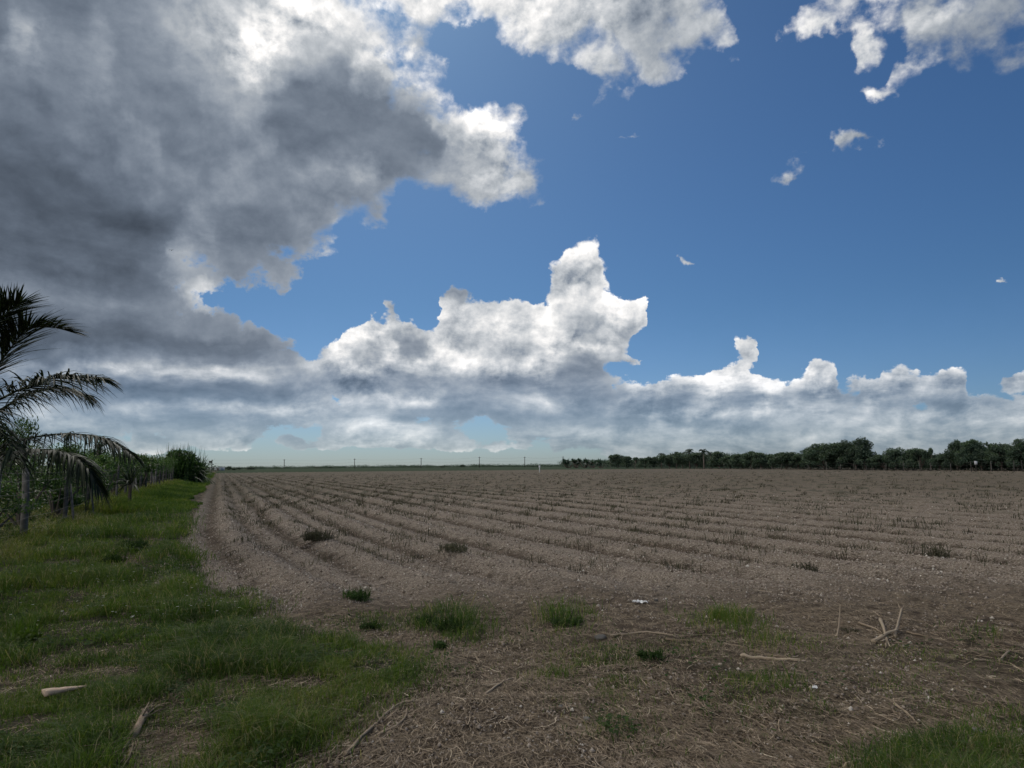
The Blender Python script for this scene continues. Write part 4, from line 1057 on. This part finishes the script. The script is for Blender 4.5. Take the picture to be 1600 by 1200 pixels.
# ------------------------------------------------------------------ the grove along the far right side
def tree_mesh(seed, kind):
    r = np.random.default_rng(seed); cr = MB(); tk = MB()
    if kind in ('round', 'bushy', 'big', 'spindly'):
        nb = {'round': 16, 'bushy': 24, 'big': 44, 'spindly': 9}[kind]
        lo, hi, sp = {'round': (.22, .80, .55), 'bushy': (.18, .82, .68), 'big': (.20, .86, .74), 'spindly': (.40, .95, .42)}[kind]
        ells = []
        for k in range(nb):
            a = r.uniform(0, 6.28); zc_ = lo + (hi - lo) * r.random() ** .8; d = sp * math.sqrt(r.random()) * (1.0 - .55 * max(0, (zc_ - .5) * 2)) * .8
            q = {'big': .17, 'spindly': .11, 'bushy': .19}.get(kind, .24) * r.uniform(.7, 1.3)
            ells.append((d * math.cos(a), d * math.sin(a), zc_, q, q, q * .62))
            if k < 8: tk.tube([(0, 0, .12), (d * .35 * math.cos(a), d * .35 * math.sin(a), zc_ * .6), (d * math.cos(a), d * math.sin(a), zc_)], [.018, .012, .004], 4, .4)
        leafcloud(cr, ells, {'big': 9000, 'spindly': 1100}.get(kind, 4600), {'big': .060, 'spindly': .085}.get(kind, .080), .3, 0, 1, .35, r)
        tk.tube([(0, 0, -.03), (.01, 0, .2), (r.uniform(-.04, .04), 0, .45)], [.030, .024, .018], 7, .75)
    elif kind == 'banana':
        for b in range(6):
            o_ = np.array([r.uniform(-.4, .4), r.uniform(-.4, .4), 0]) * (b > 0); hb = r.uniform(.30, .62)
            tk.tube([o_ * .08 + [0, 0, -.03], o_ * .6 + [0, 0, hb * .3], o_ * 1.1 + [0, 0, hb]], [.06, .045, .03], 7, .5)
            P, W_, tn = spiky(20, .46, .15, 5, 88, seed * 7 + b, .35, 4); strip(cr, P + o_ + [0, 0, hb - .03], W_, tn * .8)
    elif kind == 'palm':
        tk.tube([(0, 0, -.03), (.02, 0, .3), (0, 0, .66)], [.035, .024, .02], 7, .6)
        for k in range(15):
            a = k * 2.4 + r.uniform(-.2, .2); e_ = R(r.uniform(10, 85)); L_ = .36
            c, s_ = math.cos(a), math.sin(a)
            pts = [(0, 0, .65)] + [(c * L_ * q_ * math.cos(e_), s_ * L_ * q_ * math.cos(e_), .65 + L_ * q_ * math.sin(e_) * 1.0 - .20 * q_ ** 2.2) for q_ in (.35, .7, 1.0)]
            frond(cr, pts, .11, 34, .5, .014, .007, .15, 2)
    return cr.build('crown', M_leaf_far, None, link=False), tk.build('trunk', M_bark, None, link=False)
KM = {k: [tree_mesh(100 + 10 * i + j, k) for j in range(n_)] for i, (k, n_) in enumerate((('round', 4), ('bushy', 4), ('big', 3), ('spindly', 2), ('banana', 3), ('palm', 3)))}
def basey(px): return 731.0 + (px - 880) / 720 * 6.0
def grove_tree(i, px, top, wpx, kind, label, back=0.0, nm=None):
    g = _gp(px, basey(px)); Y = g[1] * (1 + back); X = g[0] * (1 + back)
    d = pdir(px, top); ztop = 1.6 + d[2] / d[1] * Y
    h = ztop / .97 if kind != 'palm' else ztop
    e = empty({'banana': 'banana_plant', 'palm': 'coconut_palm', 'big': 'broadleaf_tree', 'spindly': 'spindly_tree'}.get(kind, 'orchard_tree') if nm is None else nm, (X, Y, -.02), label,
              {'banana': 'banana plant', 'palm': 'palm'}.get(kind, 'tree'), 'trees of the grove at the far right', i * 1.37)
    w = wpx * Y / FPX
    sc = w / .92 if kind != 'palm' else h * 1.0
    e.scale = (sc, sc, h)
    a, b = KM[kind][i % len(KM[kind])]
    add_parts(e, (('crown', a), ('trunk', b)))
TREES = [
 (888, 716, 15, 'banana', 'banana plant forming the left end of the grove'),
 (901, 715, 15, 'banana', 'second banana plant from the left end of the grove'),
 (914, 717, 15, 'banana', 'third banana plant from the left end of the grove'),
 (927, 718, 15, 'banana', 'fourth banana plant from the left end of the grove, the lowest of them'),
 (939, 716, 15, 'banana', 'rightmost of the five banana plants at the left end of the grove'),
 (954, 714, 15, 'spindly', 'open crowned small tree just right of the banana plants'),
 (966, 711, 20, 'bushy', 'full dark tree right of the banana plants, tallest of that stretch'),
 (980, 715, 18, 'round', 'low tree in the dip between two taller small trees, left part of the grove'),
 (993, 712, 17, 'spindly', 'ragged small tree left of the gap where sky shows through low down'),
 (1008, 716, 20, 'round', 'low round tree right of the ragged small tree in the left part of the grove'),
 (1022, 715, 18, 'bushy', 'low bushy tree just before the grove rises towards the palms'),
 (1034, 705, 20, 'palm', 'small palm at the left shoulder of the palm group'),
 (1046, 711, 24, 'bushy', 'bushy tree under the leftmost small palm of the palm group'),
 (1057, 703, 20, 'palm', 'second palm from the left in the palm group'),
 (1066, 708, 22, 'round', 'rounded tree left of the taller of the palms'),
 (1078, 697, 26, 'palm', 'left one of the two palms that stand highest above the grove'),
 (1089, 708, 24, 'bushy', 'bushy tree filling the space between the two highest palms'),
 (1100, 697, 26, 'palm', 'right one of the two palms that stand highest above the grove'),
 (1111, 703, 20, 'palm', 'low palm at the right shoulder of the palm group'),
 (1124, 707, 24, 'round', 'round tree just right of the palm group'),
 (1141, 713, 26, 'bushy', 'low tree in the shallow dip right of the palm group'),
 (1158, 709, 24, 'round', 'round tree right of the shallow dip after the palms'),
 (1173, 706, 22, 'bushy', 'small peaked tree half way between the palms and the big trees'),
 (1189, 709, 26, 'round', 'broad low tree just left of the spindly tree'),
 (1206, 705, 18, 'spindly', 'spindly tree with bare shoots against the sky'),
 (1229, 706, 34, 'round', 'smooth domed tree right of the spindly tree'),
 (1247, 709, 20, 'bushy', 'small dark tree wedged against the left side of the big trees'),
 (1266, 698, 34, 'big', 'leftmost of the big broad trees, lowest of them'),
 (1288, 691, 44, 'big', 'second of the big broad trees from the left'),
 (1312, 689, 44, 'big', 'third of the big broad trees from the left, left of the tallest'),
 (1338, 683, 42, 'big', 'tallest tree of the grove, dark with a peaked crown'),
 (1351, 697, 26, 'bushy', 'tree on the right slope of the tallest tree'),
 (1366, 709, 24, 'round', 'low round tree in the dip right of the tallest tree'),
 (1382, 706, 26, 'bushy', 'bushy tree right of the dip that follows the tallest tree'),
 (1400, 698, 28, 'bushy', 'peaked bushy tree between the dip and the row of even crowns'),
 (1420, 701, 28, 'round', 'first of the even crowned trees left of the gap with sky'),
 (1440, 698, 28, 'bushy', 'second of the even crowned trees, with ragged top'),
 (1456, 701, 20, 'spindly', 'thin tree at the right end of the even crowned trees'),
 (1468, 708, 24, 'round', 'low tree filling the gap left of the dark domed tree'),
 (1480, 706, 26, 'bushy', 'low tree touching the left side of the dark domed tree'),
 (1496, 686, 26, 'big', 'dark domed tree rising steeply left of the white square sign'),
 (1520, 684, 34, 'big', 'tall ragged tree standing behind the white square sign'),
 (1534, 702, 30, 'round', 'lower tree right behind the white square sign'),
 (1549, 692, 18, 'spindly', 'open crowned tree right of the tall ragged tree'),
 (1566, 690, 34, 'big', 'broad tree second from the right edge'),
 (1590, 688, 30, 'bushy', 'tree at the right edge with a lighter green crown'),
 (1606, 683, 36, 'big', 'tree cut by the right edge, the tallest there'),
 (1640, 690, 40, 'big', 'big tree just past the right edge')]
for i, (px, top, w, kind, lab) in enumerate(TREES[:-1]): grove_tree(i, px, top - 2.5 * (px < 1245), w * (1.15 if px < 1245 else 1), kind, lab)
# mass of foliage behind and between the front trees
mb = MB()
for k in range(420):
    px = 884 + 790 * (k / 419) + rng.normal(0, 3)
    g = _gp(px, basey(px)); bk = rng.uniform(1.01, 1.16); X, Y = g[0] * bk, g[1] * bk
    topy = (-4 if px < 1245 else -2) + np.interp(px, [884, 1030, 1060, 1120, 1245, 1270, 1345, 1365, 1440, 1480, 1500, 1600, 1700], [721, 719, 709, 710, 714, 704, 698, 713, 708, 712, 698, 698, 698])
    d = pdir(px, topy); zt = (1.6 + d[2] / d[1] * Y) * rng.uniform(.80, 1.03)
    wd = 15 * Y / FPX
    leafcloud(mb, [(X, Y, zt * .72, wd, wd, zt * .27), (X, Y, zt * .36, wd * 1.1, wd, zt * .34)], 420, zt * .085 + .06, .3, 0, .8, .2)
tag(mb.build('grove_undergrowth', M_leaf_far), 'dense foliage filling the grove behind its front trees', 'foliage', kind='stuff')
# grove fence
g0 = _gp(1345, basey(1345) + 1.0)
gf = empty('grove_fence', (g0[0], g0[1], 0), 'low fence of thin pale posts in front of the far right grove', 'fence')
k = 0; wp = []
for px in list(range(900, 1240, 46)) + [1262, 1290, 1312, 1334, 1355, 1383, 1410, 1440, 1454, 1486, 1518, 1550, 1583, 1598, 1640]:
    g = _gp(px + r2.uniform(-2, 2), basey(px) + .8 + .6 * (px - 880) / 720)
    mb = MB(); hh = r2.uniform(1.2, 1.9)
    mb.tube([[g[0] - g0[0], g[1] - g0[1], -.2], [g[0] - g0[0] + r2.uniform(-.12, .12), g[1] - g0[1], hh]], [.065, .05], 6, r2.uniform(.1, .6)); mb.build('post', M_post, gf)
    wp.append([g[0] - g0[0], g[1] - g0[1], 1.1])
for lv in (-.5, 0, .4):
    mb = MB(); mb.tube([[a, b, c + lv] for a, b, c in wp], .004, 3, .4); mb.build('wire', M_wire, gf)
g = _gp(1526, basey(1526) + 1.6)
sg = empty('square_sign', (g[0], g[1], 0), 'small plain white square sign on a post before the right part of the grove', 'sign')
Y = g[1]; mb = MB(); mb.box((0, 0, 1.45 * Y / 110), (4.6 * Y / FPX, .03, 5.2 * Y / FPX)); mb.build('panel', M_white, sg)
mb = MB(); mb.tube([(0, .07, -.2), (0, .07, 1.4 * Y / 110)], .04, 6, .5); mb.build('post', M_post, sg)

# ------------------------------------------------------------------ far horizon
def far_xy(px, Y):
    d = pdir(px, 728); return d[0] / d[1] * Y, Y
PH = [(444, 717.5), (554, 716.5), (658, 715.5), (749, 713.5), (820, 713.5), (880, 713)]
PN = ['farthest left of the utility poles on the horizon', 'second utility pole from the left on the horizon', 'third utility pole from the left on the horizon', 'fourth utility pole from the left on the horizon',
      'fifth utility pole on the horizon, left of the grove', 'last utility pole, at the left end of the grove']
tips = []
for (px, top), lab in zip(PH, PN):
    Y = 700.0; X, _ = far_xy(px, Y); d = pdir(px, top); zt = 1.6 + d[2] / d[1] * Y
    e = empty('utility_pole', (X, Y, 0), lab, 'utility pole', 'utility poles along the horizon')
    mb = MB(); mb.tube([(0, 0, -1), (0, 0, zt)], [.36, .26], 7, .2); mb.build('pole', M_post, e)
    mb = MB(); mb.box((0, 0, zt - .8), (2.4, .25, .25), a=.2); mb.build('crossarm', M_post, e)
    tips.append((X, Y, zt))
for k, dzz in enumerate((-.6, -3.6)):
    pts = []
    for a, b in zip(tips[:-1], tips[1:]):
        for q in np.linspace(0, 1, 6)[:-1]:
            pts.append([a[0] * (1 - q) + b[0] * q, a[1], a[2] * (1 - q) + b[2] * q + dzz - 1.3 * 4 * q * (1 - q)])
    pts.append([tips[-1][0], tips[-1][1], tips[-1][2] + dzz])
    pts = [[pts[0][0] - 80, pts[0][1], pts[0][2]]] + pts
    mb = MB(); mb.tube(pts, .045, 3, .5); o = mb.build('power_line', M_wire)
    tag(o, ('upper' if k == 0 else 'lower') + ' power line strung between the utility poles on the horizon', 'power line')
Y = 235.0; X, _ = far_xy(331, Y)
e = empty('transformer_pole', (X, Y, 0), 'short dark pole with a box on its side, right of the reed clump', 'utility pole')
mb = MB(); mb.tube([(0, 0, -.3), (0, 0, 4.3)], [.16, .13], 7, .15); mb.build('pole', M_post, e)
mb = MB(); mb.box((-.55, 0, 3.6), (.75, .5, .6), a=.1); mb.box((-.2, 0, 3.2), (.8, .1, .1), a=.1); mb.build('transformer', M_post, e)
# long pale shed
Y = 420.0; X, _ = far_xy(337, Y)
sh = empty('long_shed', (X, Y, 0), 'low whitish flat building at the far left end of the field', 'building')
mb = MB(); mb.box((0, 0, .9), (8.5, 6, 1.9), a=.4); mb.build('wall', M_white, sh)
mb = MB(); mb.box((0, 0, 1.98), (9.0, 6.6, .22), a=.9)
mb.build('roof', M_white, sh)
mb = MB()
for k in (-2.6, 0, 2.6): mb.box((k, -3.02, .85), (1.1, .08, 1.5), a=.1)
mb.build('doorway', M_bark, sh)
# distant trees one can tell apart
for i, (px, top, w, Y, kind, lab) in enumerate((
    (349, 730.5, 14, 450, 'bushy', 'low dark bush beside the pale shed on the horizon'),
    (358, 728.0, 9, 440, 'big', 'squarish small dark tree above the field corner, tallest just right of the pale shed'),
    (366, 731, 12, 445, 'bushy', 'low bush right of the squarish small tree'),
    (374, 730, 10, 470, 'round', 'small round tree on the horizon right of the pale shed'),
    (392, 730, 20, 520, 'round', 'broad low tree where the green strip begins'),
    (497, 729.0, 16, 820, 'round', 'low rounded tree on the horizon between the first two poles'),
    (516, 729.4, 10, 820, 'bushy', 'small tree on the horizon just left of the second pole'),
    (690, 728.0, 16, 820, 'round', 'low tree on the horizon right of the third pole'),
    (723, 725.8, 10, 820, 'big', 'highest far tree on the horizon left of the fourth pole'),
    (783, 727.4, 7, 820, 'round', 'tiny tree on the horizon between the fourth and fifth poles'),
    (832, 727, 12, 820, 'round', 'low tree on the horizon just right of the fifth pole'),
    (841, 726.8, 12, 820, 'bushy', 'low tree behind the small white marker post'))):
    X, _ = far_xy(px, Y); d = pdir(px, top); h = max(1.6 + d[2] / d[1] * Y, 1.5)
    e = empty('distant_tree', (X, Y, -.02), lab, 'tree', 'small trees on the horizon', i * 1.1)
    wd = w * Y / FPX / 1.5; e.scale = (wd, wd, h); a, b = KM[kind][i % 3 if len(KM[kind]) > 2 else 0]; add_parts(e, (('crown', a), ('trunk', b)))
mb = MB()
for k in range(520):
    px = rng.uniform(330, 1010); Y = rng.uniform(830, 900); X, _ = far_xy(px, Y)
    h = 1.6 + 2.6 * rng.random() * (.5 + fbm(np.array([px]), np.array([0.0]), .03, 9, 3)[0]); wd = rng.uniform(4, 10)
    leafcloud(mb, [(X, Y, h * .55, wd, 3, h * .5)], 60, 1.1, .5, 0, .7, .3)
for k in range(140):
    px = rng.uniform(-60, 330); Y = rng.uniform(200, 330); X, _ = far_xy(px, Y); h = rng.uniform(1.5, 3.2); wd = rng.uniform(3, 6)
    leafcloud(mb, [(X, Y, h * .5, wd, 2, h * .5)], 90, .6, .4, 0, .7, .3)
tag(mb.build('distant_treeline', M_leaf_far), 'thin dark line of far trees along the horizon', 'trees', kind='stuff')
g = _gp(843, 738.5)
wm = empty('marker_post', (g[0], g[1], 0), 'small whitish marker post at the far edge of the field, left of the grove', 'post')
mb = MB(); mb.tube([(0, 0, -.2), (.03, 0, 1.35)], [.09, .08], 7, .6); mb.build('post', M_white, wm)
mb = MB(); mb.box((0, -.1, 1.35), (.36, .05, .5), a=.4); mb.build('plate', M_white, wm)
# a far bird
P0 = at(267.8, 391, 120.0)
mb = MB(); mb.tube([(0, -.18, 0), (0, .0, .02), (0, .22, 0)], [.02, .06, .02], 6, .1)
for sx in (-1, 1): mb.add([(0, .06, .02), (0, -.07, .02), (sx * .26, .0, .10), (sx * .25, .1, .10), (sx * .5, -.05, .0), (0, .06, .035), (sx * .26, .0, .115)], [[0, 1, 2, 3]], [[3, 2, 4], [5, 6, 1], [6, 4, 2]], .1)
o = mb.build('bird', M_bark); o.location = P0; tag(o, 'tiny dark bird flying high before the grey cloud', 'bird')
